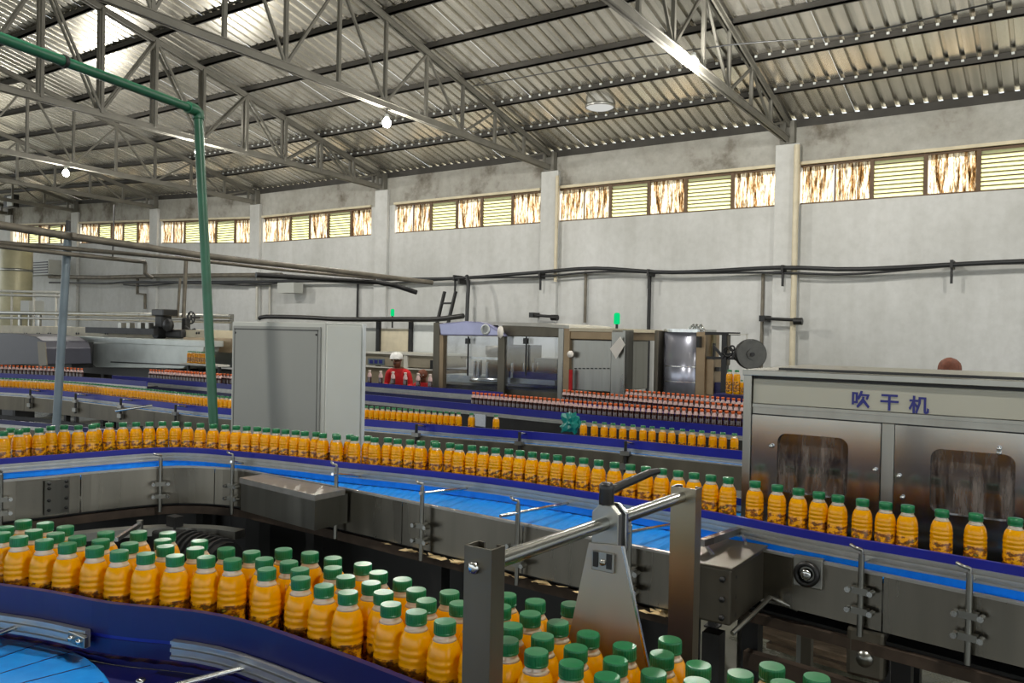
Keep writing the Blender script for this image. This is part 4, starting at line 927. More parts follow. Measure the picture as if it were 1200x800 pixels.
MB().box(S0 + .03, S1, T0 - .006, T0 + .012, 1.716, 1.727).build('trim_strip', 'steel', bd_); MB().box(S0 + .03, S1, T0, T0 + .02, 1.694, 1.715).build('trim_strip', 'steel', bd_)
GL = {'吹':([(0.583,0.684),(0.887,0.684),(0.903,0.688),(0.986,0.662),(0.885,0.358),(0.779,0.394),(0.833,0.567),(0.543,0.567),(0.428,0.343),(0.326,0.407),(0.508,0.864),(0.624,0.844),(0.711,0.428),(0.71,0.39),(0.994,-0.014),(0.915,-0.111),(0.661,0.197),(0.371,-0.112),(0.291,-0.026),(0.593,0.437),(0.593,0.538),(0.711,0.538),(0.368,0.144),(0.164,0.144),(0.164,0.066),(0.049,0.066),(0.049,0.77),(0.368,0.77),(0.252,0.261),(0.252,0.654),(0.164,0.654),(0.164,0.261)],[(9,11,10),(9,0,11),(25,30,26),(30,27,26),(30,29,27),(29,9,27),(9,22,27),(1,3,2),(9,7,0),(7,1,0),(7,3,1),(7,6,3),(6,4,3),(25,31,30),(28,9,29),(9,8,7),(5,4,6),(19,21,20),(19,12,21),(18,12,19),(18,13,12),(28,22,9),(18,16,13),(16,14,13),(25,28,31),(25,23,28),(23,22,28),(18,17,16),(15,14,16),(25,24,23)]),'干':([(0.433,0.67),(0.083,0.67),(0.083,0.791),(0.923,0.791),(0.923,0.67),(0.56,0.67),(0.56,0.456),(0.969,0.456),(0.969,0.334),(0.56,0.334),(0.56,-0.101),(0.433,-0.101),(0.433,0.334),(0.032,0.334),(0.032,0.456),(0.433,0.456)],[(1,3,2),(1,4,3),(0,4,1),(15,5,0),(5,4,0),(15,6,5),(13,15,14),(13,6,15),(13,7,6),(13,8,7),(12,8,13),(11,9,12),(9,8,12),(11,10,9)]),'机':([(0.855,0.063),(0.86,0.022),(0.862,0.022),(0.883,0.022),(0.889,0.024),(0.895,0.048),(0.901,0.225),(1.002,0.169),(0.993,-0.006),(0.958,-0.075),(0.893,-0.092),(0.835,-0.092),(0.763,-0.068),(0.737,0.066),(0.737,0.69),(0.593,0.69),(0.593,0.459),(0.417,-0.118),(0.324,-0.04),(0.476,0.465),(0.476,0.805),(0.855,0.805),(0.313,0.648),(0.461,0.648),(0.461,0.532),(0.313,0.532),(0.313,0.473),(0.473,0.297),(0.397,0.197),(0.313,0.312),(0.313,-0.101),(0.196,-0.101),(0.196,0.314),(0.068,0.061),(0.003,0.174),(0.173,0.532),(0.03,0.532),(0.03,0.648),(0.196,0.648),(0.196,0.862),(0.313,0.862)],[(38,40,39),(38,22,40),(19,15,20),(15,21,20),(15,14,21),(14,0,21),(19,16,15),(13,0,14),(36,38,37),(36,22,38),(36,23,22),(36,24,23),(35,24,36),(34,25,35),(25,24,35),(34,26,25),(34,32,26),(32,29,26),(29,27,26),(18,28,19),(28,16,19),(28,27,16),(27,17,16),(34,33,32),(31,29,32),(31,30,29),(28,27,29),(28,17,27),(5,7,6),(18,17,28),(5,8,7),(12,0,13),(12,1,0),(4,8,5),(3,8,4),(12,2,1),(12,3,2),(12,8,3),(12,9,8),(11,9,12),(11,10,9)])}
for ch, u, v in (('\u5439', 1008.5, 468), ('\u5e72', 1042.5, 471), ('\u673a', 1077, 474.5)):
    V, Fs = GL[ch]; c = pt(u, v, T0); B = MB(); h = .056
    vs = [(c[0] + (x - .5) * h, T0 - .0025, c[2] + (y - .36) * h) for x, y in V] + [(c[0] + (x - .5) * h, T0 - .0045, c[2] + (y - .36) * h) for x, y in V]
    n = len(V); B.add(vs, [tuple(f) for f in Fs] + [tuple(i + n for i in f) for f in Fs]); B.build('character', 'ink', hd)
def rrect(s0, s1, z0, z1, r, n=5):
    out = []
    for cx_, cz_, a0 in ((s1 - r, z1 - r, 0), (s0 + r, z1 - r, 90), (s0 + r, z0 + r, 180), (s1 - r, z0 + r, 270)):
        for k in range(n + 1): a = math.radians(a0 + 90 * k / n); out.append((cx_ + r * math.cos(a), cz_ + r * math.sin(a)))
    return out
def door(s0, s1, z0, z1, w, parent):
    outer = [(s1, z1), (s0, z1), (s0, z0), (s1, z0)]; inner = rrect(*w, .03, 5); n = len(inner); B = MB(); t = T0 - .004
    vs = [(a, t, b) for a, b in inner] + [(a, t, b) for a, b in outer] + [(a, t + .02, b) for a, b in inner]; fs = []
    per = n // 4
    for q in range(4):
        for k in range(per - 1): fs.append((q * per + k, q * per + k + 1, n + q))
        fs.append((q * per + per - 1, ((q + 1) * per) % n, n + (q + 1) % 4, n + q))
    fs += [(i, (i + 1) % n, 2 * n + 4 - n + (i + 1) % n, n + 4 + i) for i in range(n)]
    B.add(vs, fs)
    for q in range(4):
        a, b = outer[q], outer[(q + 1) % 4]; B.add([(a[0], t, a[1]), (b[0], t, b[1]), (b[0], t + .018, b[1]), (a[0], t + .018, a[1])], [(0, 1, 2, 3)])
    o = B.build('door', 'steel_mirror', parent)
    MB().box(w[0] - .006, w[1] + .006, T0 + .012, T0 + .016, w[2] - .006, w[3] + .006).build('window_pane', 'tint', o)
    return o
a, b = pt(911, 507, T0), pt(994, 575, T0); d1 = pt(1033, 520, T0)[0]; d2 = pt(1048, 520, T0)[0]
w1 = (pt(911, 540, T0)[0], pt(994, 540, T0)[0], pt(950, 580, T0)[2], pt(950, 510, T0)[2]); w2 = (pt(1090, 560, T0)[0], pt(1190, 560, T0)[0], pt(1140, 606, T0)[2], pt(1140, 529, T0)[2])
D1 = door(S0 + .03, d1 - .002, 1.10, 1.690, w1, bd_); D2 = door(d2 + .002, .62, 1.10, 1.690, w2, bd_)
# open the housing behind the windows: dark recess boxes with a few things inside
bpy.data.objects.remove(bpy.data.objects['housing'])
B = MB(); B.box(S0, S1, T1 - .02, T1, 1.0, 1.7); B.box(S0, S0 + .02, T0 + .03, T1, 1.0, 1.7); B.box(S1 - .02, S1, T0 + .02, T1, 1.0, 1.7); B.box(S0, S1, T0 + .02, T1, .98, 1.1); B.box(S0, S1, T0 + .02, T1, 1.675, 1.69); B.build('housing', 'steel_dull', bd_)
MB().box(d1, d2, T0 - .002, T0 + .02, 1.10, 1.692).build('mullion', 'steel', bd_, bevel=.002)
MB().box(.62, S1, T0 - .002, T0 + .02, 1.10, 1.692).build('end_panel', 'steel', bd_)
for k in range(7):
    s = S0 + .12 + .17 * k; MB().tube([(s, T0 + .2, 1.15), (s + .03, T0 + .25, 1.45), (s + .02, T0 + .3, 1.62)], .022, 8).build('air_nozzle', 'pipe' if k % 2 else 'rust', bd_)
B = MB(); B.box(S0 + .03, S1 - .03, T0 + .3, T0 + .34, 1.36, 1.44); B.build('air_manifold', 'tan_steel', bd_)
for u, v, par in ((1026, 550, D1), (1054, 557, D2), (905, 522, D1), (1171, 525, D2), (1171, 530, D2), (1058, 582, D2)):
    c = pt(u, v, T0); MB().lathe([(.0065, 0), (.0065, -.012), (.004, -.015), (0, -.015)], (c[0], T0 - .004, c[2]), 10, axis='t').build('knob', 'steel_bright', par)
for s, t in ((S0 + .014, T0 + .02), (S1 - .05, T0 + .05), (S0 + .05, T1 - .05), (S1 - .05, T1 - .05)): MB().box(s - .02, s + .02, t - .02, t + .02, 0, 1.0).build('leg', 'steel_dull', bd_)

# ================================================================== GREY CABINET
cs, ct = -3.793, 3.47
gc = thing('electrical_cabinet', 'tall grey electrical cabinet with right side coloured as lit, standing behind the bend of the middle conveyor', 'cabinet', (-4.25, 3.64, 0))
MB().box(-4.70, cs, ct, 3.80, 0.05, 1.99).build('body', 'grey_cab', gc, bevel=.006)
dr = MB().box(-4.672, cs - .028, ct - .014, ct - .002, .2, 1.962).build('door', plain('door_grey', (136, 138, 134), .5, 0, .04, 2), gc, bevel=.003)
B = MB()
for a, b in (((-4.66, 1.945), (cs - .04, 1.945)),): B.box(a[0], b[0], ct - .0155, ct - .014, 1.938, 1.944)
B.box(-4.655, -4.651, ct - .0155, ct - .014, .25, 1.94); B.box(cs - .049, cs - .045, ct - .0155, ct - .014, .25, 1.94); B.build('gasket_groove', 'dark', dr)
B = MB()
for s in (-4.645, cs - .06): B.lathe([(.007, 0), (.007, -.003), (0, -.004)], (s, ct - .014, 1.915), 8, axis='t')
B.build('screw', 'dark', dr)
MB().box(cs, cs + .006, ct + .012, 3.775, .1, 1.975).build('side_panel', 'lit_side_cab', gc, bevel=.002)  # light from the right put into this side's paler colour
MB().box(cs - .002, cs + .014, 3.785, 3.812, .05, 1.99).build('edge_strip', 'white_panel', gc, bevel=.002)
MB().box(-4.72, cs + .02, ct - .02, 3.82, 0, .05).build('plinth', 'dark', gc)

# ================================================================== PIPES AND POLES
a = ps(232, 128, -4.0); 
gp = thing('green_pipe', 'green painted pipe rising behind the bent conveyor and turning along under the roof', 'pipe', pt(250, 495, 3.5))
top, bot = (0, 0, 0), (0, 0, 0)
def pd(u, v, d):
    r = ray(u, v); return (r[0] * d, r[1] * d, CZ + r[2] * d)
top = pd(232, 130, 4.8); bot = pd(250, 492, 4.75); 
e0 = Vector(top); dirv = (Vector(bot) - e0).normalized(); foot = e0 + dirv * ((.0 - e0.z) / dirv.z)
far = pd(-60, 22, 3.35)
MB().tube([tuple(foot), tuple(e0 + dirv * .04)], .027, 14).build('upright', 'green_pipe', gp)
MB().tube([tuple(e0 + dirv * .05), tuple(e0 + dirv * .01), tuple(e0 + (Vector(far) - e0).normalized() * .03), tuple(e0 + (Vector(far) - e0).normalized() * .09)], .034, 14).build('elbow', 'green_pipe', gp)
MB().tube([tuple(e0 + (Vector(far) - e0).normalized() * .05), far], .025, 14).build('level_run', 'green_pipe', gp)
d_ = (Vector(far) - e0); MB().tube([tuple(e0 + d_ * .62), tuple(e0 + d_ * .632)], .032, 14).build('collar', 'dark', gp)
MB().lathe([(.06, 0), (.06, .012), (.03, .014)], (foot.x, foot.y, 0), 16).build('foot_flange', 'green_pipe', gp)
top = pd(80, 272, 7.2); bot = pd(69, 450, 7.1)
e0 = Vector(top); dirv = (Vector(bot) - e0).normalized(); foot = e0 + dirv * ((.0 - e0.z) / dirv.z)
bp_ = thing('support_pole', 'blue grey leaning pole holding up the overhead pipes at left', 'pole', tuple(foot))
MB().tube([tuple(foot), top], .034, 14).build('pole', 'blue_pole', bp_); MB().lathe([(.08, 0), (.08, .012), (0, .012)], tuple(foot), 14, cap=False).build('foot_plate', 'dark', bp_)
MB().tube([top, (top[0], top[1], top[2] + .1)], .022, 10).build('top_stub', 'dark', bp_); q = Vector(top); MB().bar((q.x, q.y, q.z - .02), (q.x + .3, q.y - .1, q.z - .05), .03, .04).build('cross_arm', 'pipe', bp_)
def pipe(label, pts, r, mat='pipe', rings=0, name='steel_pipe'):
    o = MB().tube(pts, r, 12).build(name, mat, base=pts[0]); return tag(o, label, 'pipe')
P1 = [pd(-30, 259, 6.2), pd(80, 276.5, 7.0), pd(250, 301, 8.6), pd(400, 318, 10.4), pd(506, 331, 11.9)]
pipe('thickest overhead pipe, sloping from the top of the blue grey pole to the wall cables', P1, .034)
pipe('middle overhead pipe running just under the thick one', [pd(-30, 282, 6.4), pd(80, 291, 7.1), pd(205, 302, 8.4), pd(330, 316, 10), pd(440, 326, 11.5)], .02)
pipe('lower overhead pipe that bends down at its far end, left part', smooth_path([pd(-30, 285, 6.4), pd(80, 297.5, 7.1), pd(160, 306, 8.0), pd(170, 308, 8.15), pd(170, 320, 8.15), pd(178, 325, 8.25)], .2), .02)
pipe('dark elbow pipe end hanging below the overhead pipes, right end', [pd(300, 322, 10.5), pd(440, 330, 11.6), pd(462, 334, 11.7), pd(488, 342.5, 11.9)], .035, 'dark')
pipe('level pipe along the far wall from the air unit to the cable bundle', [pt(58, 324, 13.7), pt(120, 325, 13.7), pt(200, 323, 13.7), pt(330, 322, 13.7)], .06)
pipe('wavy cable below the level wall pipe', smooth_path([pt(58, 331, 13.75), pt(90, 331.5, 13.75), pt(125, 332, 13.75), pt(160, 330, 13.75), pt(230, 332, 13.75), pt(300, 331, 13.75), pt(345, 328, 13.75)], .4), .03, 'cable', name='sagging_cable')
pipe('vertical pipe dropping from the overhead pipes to the hand wheel valve', [pt(218, 303, 8.9), pt(215, 372, 8.9)], .036)
pipe('thinner vertical pipe left of the hand wheel valve pipe', [pt(211, 326, 8.95), pt(208, 372, 8.95)], .024)
pipe('small stepped pipe on the wall behind the blue grey pole', [pt(161, 325, 13.8), pt(161, 344, 13.8), pt(170, 345, 13.8), pt(170, 362, 13.8)], .045)
pipe('thin rod hanging from the roof at left', [pt(134, 240, 10), pt(132, 302, 10)], .018, 'dark', name='hanging_rod')

# ================================================================== TUNNEL MACHINE at left
tn = thing('tunnel_machine', 'long stainless tunnel machine with sloped cover, motor and valves, far left', 'machine', (-13, 8.4, 0))
t = 8.2
def P2(u, v, t): a = pt(u, v, t); return (a[0], a[2])
poly = [P2(82, 402, t), P2(112, 430, t), P2(214, 432, t), P2(226, 422, t), P2(238, 412, t), P2(240, 402, t)]
MB().prism(poly, t, t + 1.4, 't').build('sloped_cover', 'pale_steel', tn, bevel=.01)
B = MB(); pxbox(B, 82, 396.5, 242, 403, t - .03, 1.5); B.build('cover_rim', 'pale_steel', tn, bevel=.005)
B = MB(); B.bar(pt(130, 424, t - .02), pt(222, 428, t - .02), .02, .02); B.build('cover_handle', 'dark', tn)
B = MB(); pxbox(B, 0, 384, 245, 397, t + .5, 1.0); top_ = B.build('top_beam', 'cream', tn)
B = MB()
for u in (3, 13, 30, 45, 58, 91, 125, 150, 170, 232): 
    for d in (-1.3, 1.3): c = pt(u + d, 390.5 - u * .004 + .5, t + .5); B.lathe([(.022, 0), (.022, -.01), (0, -.01)], c, 8, axis='t')
B.build('hole', 'black', top_)
B = MB(); pxbox(B, 215, 396, 272, 412, t + .3, .8); B.build('end_housing', 'tan_steel', tn)
B = MB(); pxbox(B, 100, 384, 180, 391, t + .2, .4); B.build('gear_rack', 'dark', tn)
for u in (140, 150, 163, 172): B = MB(); pxbox(B, u - 2, 378, u + 2, 390, t + .25, .1); B.build('rack_post', 'steel', tn)
for v, r in ((368, .045), (374, .03)): MB().tube([pt(-20, v - 2, 9.2), pt(120, v, 9.2), pt(272, v + 3, 9.2)], r, 10).build('rail_pipe', 'steel', tn)
for u in (22, 45, 270): B = MB(); pxbox(B, u - 1.2, 368, u + 1.2, 392, 9.2, .05); B.build('rail_post', 'steel', tn)
c = pt(185, 366, 8.6); B = MB(); pxbox(B, 177, 362, 191, 370, 8.5, .3); mo = B.build('motor', 'black', tn, bevel=.02)
B = MB(); pxbox(B, 181, 369, 190, 384, 8.55, .2); B.build('motor_neck', 'dark', mo, bevel=.03)
c = pt(182, 389, 8.55); MB().lathe([(.12, 0), (.14, .05), (.14, .2), (.1, .25)], c, 16, axis='t').build('pump_volute', 'dark', mo)
c = pt(193, 381, 8.5); MB().lathe([(.0, 0), (.1, .02), (.13, .06), (.1, .12), (0, .14)], c, 14, axis='t', cap=False).build('pump_body', 'dark', mo)
c = pt(200, 391, 8.6); B = MB(); pxbox(B, 193, 386, 212, 396, 8.6, .3); B.build('pump_base', 'dark', mo, bevel=.04)
c = pt(214, 376, 8.9); B = MB(); pxbox(B, 212, 372, 217, 391, 8.85, .12); vl = B.build('valve_body', 'dark', tn, bevel=.03)
c = pt(224, 372, 8.6)
MB().tube([(c[0] + .105 * math.cos(a), c[1], c[2] + .105 * math.sin(a)) for a in [2 * math.pi * k / 20 for k in range(21)]], .014, 6).build('hand_wheel', 'dark', vl)
B = MB()
for k in range(3): a = math.pi * k / 3; B.bar((c[0] - .105 * math.cos(a), c[1], c[2] - .105 * math.sin(a)), (c[0] + .105 * math.cos(a), c[1], c[2] + .105 * math.sin(a)), .012, .012)
B.tube([c, (c[0] - .05, c[1] + .2, c[2])], .02, 8); B.build('wheel_spoke', 'dark', vl)
MB().tube([pt(217, 383, 8.8), pt(224, 388, 8.8), pt(228, 386, 8.8)], .03, 8).build('drain_elbow', 'dark', vl)
B = MB(); pxbox(B, 70, 403, 118, 432, t + .6, .3); B.build('dark_end', 'black', tn)
for u0, u1 in ((-10, 82), (82, 245)):
    B = MB(); pxbox(B, u0, 430, u1, 442, t + .3, .9); B.build('base_frame', 'black', tn)
for u in (5, 60, 120, 180, 235): p = pt(u, 430, t + .5); MB().box(p[0] - .05, p[0] + .05, t + .5, t + .6, 0, p[2]).build('leg', 'dark', tn)
# dark hood at left edge
t = 7.2
hd_ = thing('dark_hood', 'dark grey rounded machine hood at the left edge, beyond the dark bottles', 'machine', pt(20, 440, t))
poly = [P2(-60, 428, t), P2(55, 427, t), P2(54, 408, t), P2(50, 399, t), P2(40, 394, t), P2(20, 391, t), P2(-60, 389, t)]
MB().prism(poly, t, t + .8, 't').build('hood', plain('hood_grey', (50, 51, 62), .4, .3, .1), hd_, bevel=.01)
poly2 = [P2(45, 400, t - .01), P2(54, 401, t - .01), P2(56, 428, t - .01), P2(47, 428, t - .01)]; MB().prism(poly2, t - .03, t - .01, 't').build('hood_edge', 'steel_dull', hd_)
B = MB(); pxbox(B, 56, 400, 84, 430, t + .5, .4); B.build('inner_box', 'black', hd_); p = pt(20, 428, t + .4); MB().box(p[0] - .3, p[0] + .3, t + .2, t + .6, 0, p[2]).build('stand', 'dark', hd_)
# juice bottles on the high shelf left of the green pipe
t = 8.0; p0, p1 = pt(221, 425, t), pt(248, 426, t)
sh = thing('outfeed_shelf', 'short outfeed shelf with a tight row of juice bottles beside the green pipe', 'shelf', (p0[0], t, 0))
MB().box(p0[0] - .1, p1[0] + .3, t - .1, t + .12, p0[2] - .03, p0[2]).build('shelf_board', 'pipe_pale', sh)
for s in (p0[0], p1[0] + .2): MB().box(s - .02, s + .02, t - .02, t + .02, 0, p0[2] - .03).build('leg', 'dark', sh)
first2 = [True]
fb2 = dup(fb, (p0[0], t, p0[2]), 0, '1st juice bottle from the left on the outfeed shelf by the green pipe', 'juice bottles on the outfeed shelf')
k = 1
while p0[0] + .06 * k < p1[0] + .1: dup(fb2, (p0[0] + .06 * k, t + random.uniform(-.004, .004), p0[2]), random.random() * 6, '%s juice bottle from the left on the outfeed shelf by the green pipe' % nth(k + 1), 'juice bottles on the outfeed shelf'); k += 1
# tank and platform rail at left
c = pt(2, 350, 11.5); zt, zb = pt(2, 288, 11.5)[2], pt(2, 372, 11.5)[2]
tk = thing('storage_tank', 'yellowish upright storage tank at the far left edge', 'tank', (c[0], 11.9, 0))
MB().lathe([(0, zt + .1), (.25, zt + .06), (.40, zt - .02), (.44, zt - .1), (.44, .6), (.3, .4), (.0, .35)], (c[0], 11.9, 0), 28, cap=False).build('shell', 'tank', tk)
MB().lathe([(.45, zt - .75), (.46, zt - .74), (.46, zt - .68), (.45, zt - .67)], (c[0], 11.9, 0), 28, cap=False).build('band', 'steel', tk)
for a in (0, 2.1, 4.2): MB().cyl((c[0] + .3 * math.cos(a), 11.9 + .3 * math.sin(a), 0), (c[0] + .3 * math.cos(a), 11.9 + .3 * math.sin(a), .5), .04, 8).build('leg', 'steel', tk)
pf = thing('platform_rail', 'pale handrail of the platform before the tank, far left', 'railing', pt(30, 390, 10.5))
for v in (341, 345.5): MB().tube([pt(-20, v - .5, 10.5), pt(72, v + 1.5, 10.5)], .035, 8).build('rail', 'pipe_pale', pf)
for u in (14, 40, 66): p = pt(u, 342, 10.5); MB().cyl((p[0], 10.5, 0), (p[0], 10.5, p[2]), .03, 8).build('post', 'pipe_pale', pf)
B = MB(); pxbox(B, 24, 352, 34, 366, 10.9, .4); cbx = tag(B.build('control_box', 'grey_cab', base=pt(29, 366, 10.9)), 'small grey control box on the machine top behind the platform rail', 'box'); p = pt(29, 366, 10.9); q = MB().box(p[0] - .03, p[0] + .03, 11.0, 11.06, 0, p[2]); tag(q.build('box_stand', 'steel', base=(p[0], 11, 0)), 'thin steel stand under the small grey control box', 'stand')

# ================================================================== FILLING MACHINE
t = 9.3
fm = thing('filling_machine', 'stainless filling machine with clear guard panes and bluish hood behind the dark bottle files', 'machine', (pt(620, 460, t)[0], t + .6, 0))
def pbox(u0, v0, u1, v1, tt, dep, name, mat, parent, bevel=0.): 
    B = MB(); pxbox(B, u0, v0, u1, v1, tt, dep); return B.build(name, mat, parent, bevel=bevel)
zlow = .3
def post(u0, u1, v0, tt, dep, mat='steel'):
    a, b = pt((u0 + u1) / 2, v0, tt), 0; s0, s1 = pt(u0, 420, tt)[0], pt(u1, 420, tt)[0]; return MB().box(s0, s1, tt, tt + dep, 0, a[2]).build('frame_post', mat, fm, bevel=.01)
post(507, 514.5, 378, t, .1, 'steel_dull'); post(514.5, 519, 392, t - .02, .1, 'tan_steel'); post(583, 591, 394, t, .1, 'steel_dull'); post(653.5, 660, 384, t, .1, 'steel'); post(660, 667, 381, t, .12, 'tan_steel')
pbox(588, 380, 655, 394.5, t, .15, 'top_beam', 'steel_dull', fm, .01)
# bluish curved hood
hp_ = [P2(516, 393, t - .12), P2(514, 379, t - .12), P2(545, 376, t - .12), P2(562, 377, t - .12), P2(572, 380, t - .12), P2(582, 386, t - .12), P2(590, 394, t - .12)]
hp_ = [(a, b) for a, b in hp_]
MB().prism(hp_, t - .12, t + .1, 't').build('hood', plain('bluish_hood', (158, 160, 196), .12, .2, .12, 3, coat=.6), fm, bevel=.02)
c = pt(569, 386, t - .125); MB().lathe([(.075, 0), (.075, -.012), (.05, -.012), (.05, 0)], c, 20, axis='t').build('hood_ring', 'white_panel', fm)
c = pt(586.5, 388, t - .125); MB().lathe([(0, -.10), (.04, -.06), (.045, 0), (.03, .06), (0, .07)], c, 14, cap=False).build('lamp_cap', 'paper', fm)
# glazed guards
for u0, u1 in ((519, 583), (591, 653)): pbox(u0, 394, u1, 458, t + .03, .01, 'guard_pane', 'acrylic', fm)
# roof cover
B = MB(); a, b, c_, d = pt(573, 377, t), pt(660, 380, t), pt(720, 386, t + .1), pt(720, 386, t + .1)
B.prism([P2(571, 380.5, t), P2(572, 377, t), P2(640, 378.5, t), P2(668, 381, t), P2(668, 385, t), P2(640, 383, t)], t - .03, t + 1.3, 't'); B.build('roof_cover', 'pipe_pale', fm)
# right stainless cabinet
pbox(667, 388, 724, 398, t + .02, 1.2, 'header', 'tan_steel', fm, .01); pbox(667, 384.5, 730, 388.5, t, 1.2, 'roof_edge', 'cream', fm)
cabi = pbox(667, 398, 716, 458, t + .06, 1.1, 'cabinet_body', 'steel', fm, .01); post(716, 732, 386, t, .25, 'steel')
for k in range(9): pbox(673 + 4.8 * k, 431, 675.5 + 4.8 * k, 432.3, t + .05, .02, 'cabinet_slot', 'black', cabi)
c = pt(668.5, 415, t - .02); MB().lathe([(0, -.03), (.04, -.02), (.05, 0), (.0, .01)], c, 14, axis='t', cap=False).build('inspection_lamp', 'paper', fm)
pbox(666.5, 433, 669.5, 458, t - .03, .03, 'red_hose', 'red', fm)
# inside: carousel, drums, bottles' base
c = pt(590, 440, t + .65)
MB().lathe([(.0, .0), (.55, .0), (.55, .06), (.0, .06)], (c[0], t + .72, 1.22), 36, cap=False).build('carousel', 'steel_bright', fm)
MB().lathe([(.3, 1.28), (.3, 1.62), (.32, 1.62), (.32, 1.75), (.1, 1.76), (.1, 2.0)], (c[0], t + .72, 0), 28).build('filler_drum', 'steel_dull', fm)
pbox(588, 436, 652, 456, t + .5, .6, 'inner_base', 'blue_strip', fm); pbox(520, 440, 585, 458, t + .6, .5, 'inner_base', 'pale_steel', fm); pbox(593, 444, 650, 450, t + .2, .3, 'infeed_plate', 'steel_bright', fm)
pbox(540, 418, 588, 421, t + .3, .04, 'inner_rail', 'steel_bright', fm); pbox(600, 404, 622, 440, t + 1.0, .3, 'rear_column', 'steel_dull', fm); pbox(626, 420, 650, 440, t + .9, .3, 'rear_box', 'blue_pole', fm)
for i, a in enumerate([2 * math.pi * k / 16 for k in range(16)]):
    MB().cyl((c[0] + .48 * math.cos(a), t + .72 + .48 * math.sin(a), 1.28), (c[0] + .48 * math.cos(a), t + .72 + .48 * math.sin(a), 1.52), .022, 8).build('filling_valve', 'steel_bright', fm)
for u in (548, 616): pbox(u - .5, 394, u + .5, 440, t - .01, .02, 'pane_hinge', 'dark', fm); q = pt(u, 399.5, t - .03); MB().box(q[0] - .03, q[0] + .03, t - .05, t, q[2] - .04, q[2] + .04).build('pane_latch', 'black', fm)
pbox(505, 456, 735, 470, t + .1, 1.0, 'base_frame', 'steel_dull', fm)
bq = pt(723, 373, t + .1); beacon(723, 373, t + .15, 'green lit signal beacon on the right end of the filling machine', pt(723, 386, t + .15)[2])
# paper sheet hung diamond-wise
c = pt(724, 407, t - .05); k = .115
B = MB(); B.prism([(c[0] - k * .95, c[2] - .02), (c[0] - .02, c[2] - k * 1.25), (c[0] + k * .9, c[2] + .04), (c[0] + .03, c[2] + k * 1.2)], t - .055, t - .05, 't'); tag(B.build('paper_sheet', 'paper', base=(c[0], t - .05, c[2] - .15)), 'white paper sheet hung cornerwise on the right post of the filling machine', 'paper')

# ================================================================== LABELLER: steel drum housing, frame and film reel
t = 9.7
lm = thing('labelling_machine', 'labelling machine with polished steel drum housing and open frame, right of the filling machine', 'machine', (pt(800, 460, t)[0], t + .5, 0))
s0, s1 = pt(771, 425, t)[0], pt(815, 425, t)[0]; zt = pt(795, 389, t)[2]; zb = .8
n = 20; poly = []
for k in range(n + 1): a = math.pi * k / n; poly.append(((s0 + s1) / 2 - (s1 - s0) / 2 * math.cos(a), t + .25 - .22 * math.sin(a) ** .7))
B = MB(); B.prism(poly + [(s1, t + .7), (s0, t + .7)], zb, zt, 'z'); dm = B.build('drum_housing', 'drum_steel', lm)
for p in dm.data.polygons: p.use_smooth = len(p.vertices) == 4 and abs(p.normal.z) < .5 and p.center.y < .25 - .5 + .6
B = MB(); B.prism([(a + (.0), b - .012) for a, b in poly] + [(s1, t + .7), (s0, t + .7)], zt, zt + .04, 'z'); B.build('drum_rim', 'steel_bright', lm)
for v in (430, 448): z = pt(795, v, t)[2]; B = MB(); B.prism([(a, b - .003) for a, b in poly] + [(s1, t + .6), (s0, t + .6)], z, z + .012, 'z'); B.build('drum_seam', 'steel_bright', lm)
pbox(766, 387, 771, 465, t, .5, 'side_post', 'steel_dull', lm, .01); pbox(816, 394, 819, 407, t, .2, 'handle', 'dark', lm); pbox(815, 389, 826, 465, t + .1, .5, 'side_panel', 'tan_steel', lm, .01)
pbox(826, 421, 836, 462, t + .15, .5, 'lower_panel', 'tan_steel', lm)
for u in (808, 812, 817): q = pt(u, 386, t + .2); MB().tube([(q[0], t + .2, q[2] - .05), (q[0], t + .2, q[2] + .02), (q[0] + .05, t + .2, q[2] + .06), (q[0] + .1, t + .2, q[2] - .02)], .018, 8).build('air_tube', 'steel_bright', lm)
pbox(826, 389, 865, 392.5, t + .1, .08, 'top_beam', 'dark', lm); pbox(828, 392, 836, 421, t + .3, .1, 'frame_plate', plain('olive_plate', (120, 112, 80), .5, .4), lm); pbox(845, 391, 851, 462, t + .1, .1, 'frame_post', 'black', lm); pbox(851, 391, 854, 428, t + .12, .06, 'frame_post', 'pipe', lm); pbox(828, 418, 860, 421, t + .12, .06, 'cross_beam', 'black', lm)
pbox(834, 430, 843, 435, t + .2, .1, 'control_block', 'black', lm); pbox(834.5, 402, 836.5, 462, t + .2, .05, 'frame_post', 'dark', lm)
MB().bar(pt(836, 405, t + .1), pt(848, 419, t + .1), .03, .03).build('brace', 'black', lm); pbox(836, 448, 846, 464, t + .2, .3, 'foot_box', 'navy', lm); pbox(874, 391, 875.2, 422, t + .05, .03, 'hanger_rod', 'pipe_pale', lm); pbox(854, 391, 875, 392.2, t + .05, .03, 'hanger_rod', 'pipe_pale', lm)
for u, v, r in ((853, 412, .06), (864, 417, .05), (858, 408, .03), (870, 412, .05)):
    q = pt(u, v, t + .05); MB().tube([(q[0] + r * math.cos(a), q[1], q[2] + r * math.sin(a)) for a in [2 * math.pi * k / 14 for k in range(15)]], .012, 6).build('guide_roller', 'dark', lm)
MB().bar(pt(850, 416, t + .1), pt(884, 411, t + .1), .03, .04).build('reel_arm', 'dark', lm); MB().bar(pt(858, 420, t + .05), pt(866, 404, t + .05), .03, .03).build('tension_arm', 'black', lm)
c = pt(881, 415, t - .05)
rl_ = MB().tube([c, (c[0], c[1] + .1, c[2])], .175, 36); rl_.tube([(c[0], c[1] - .02, c[2]), c], .06, 20)

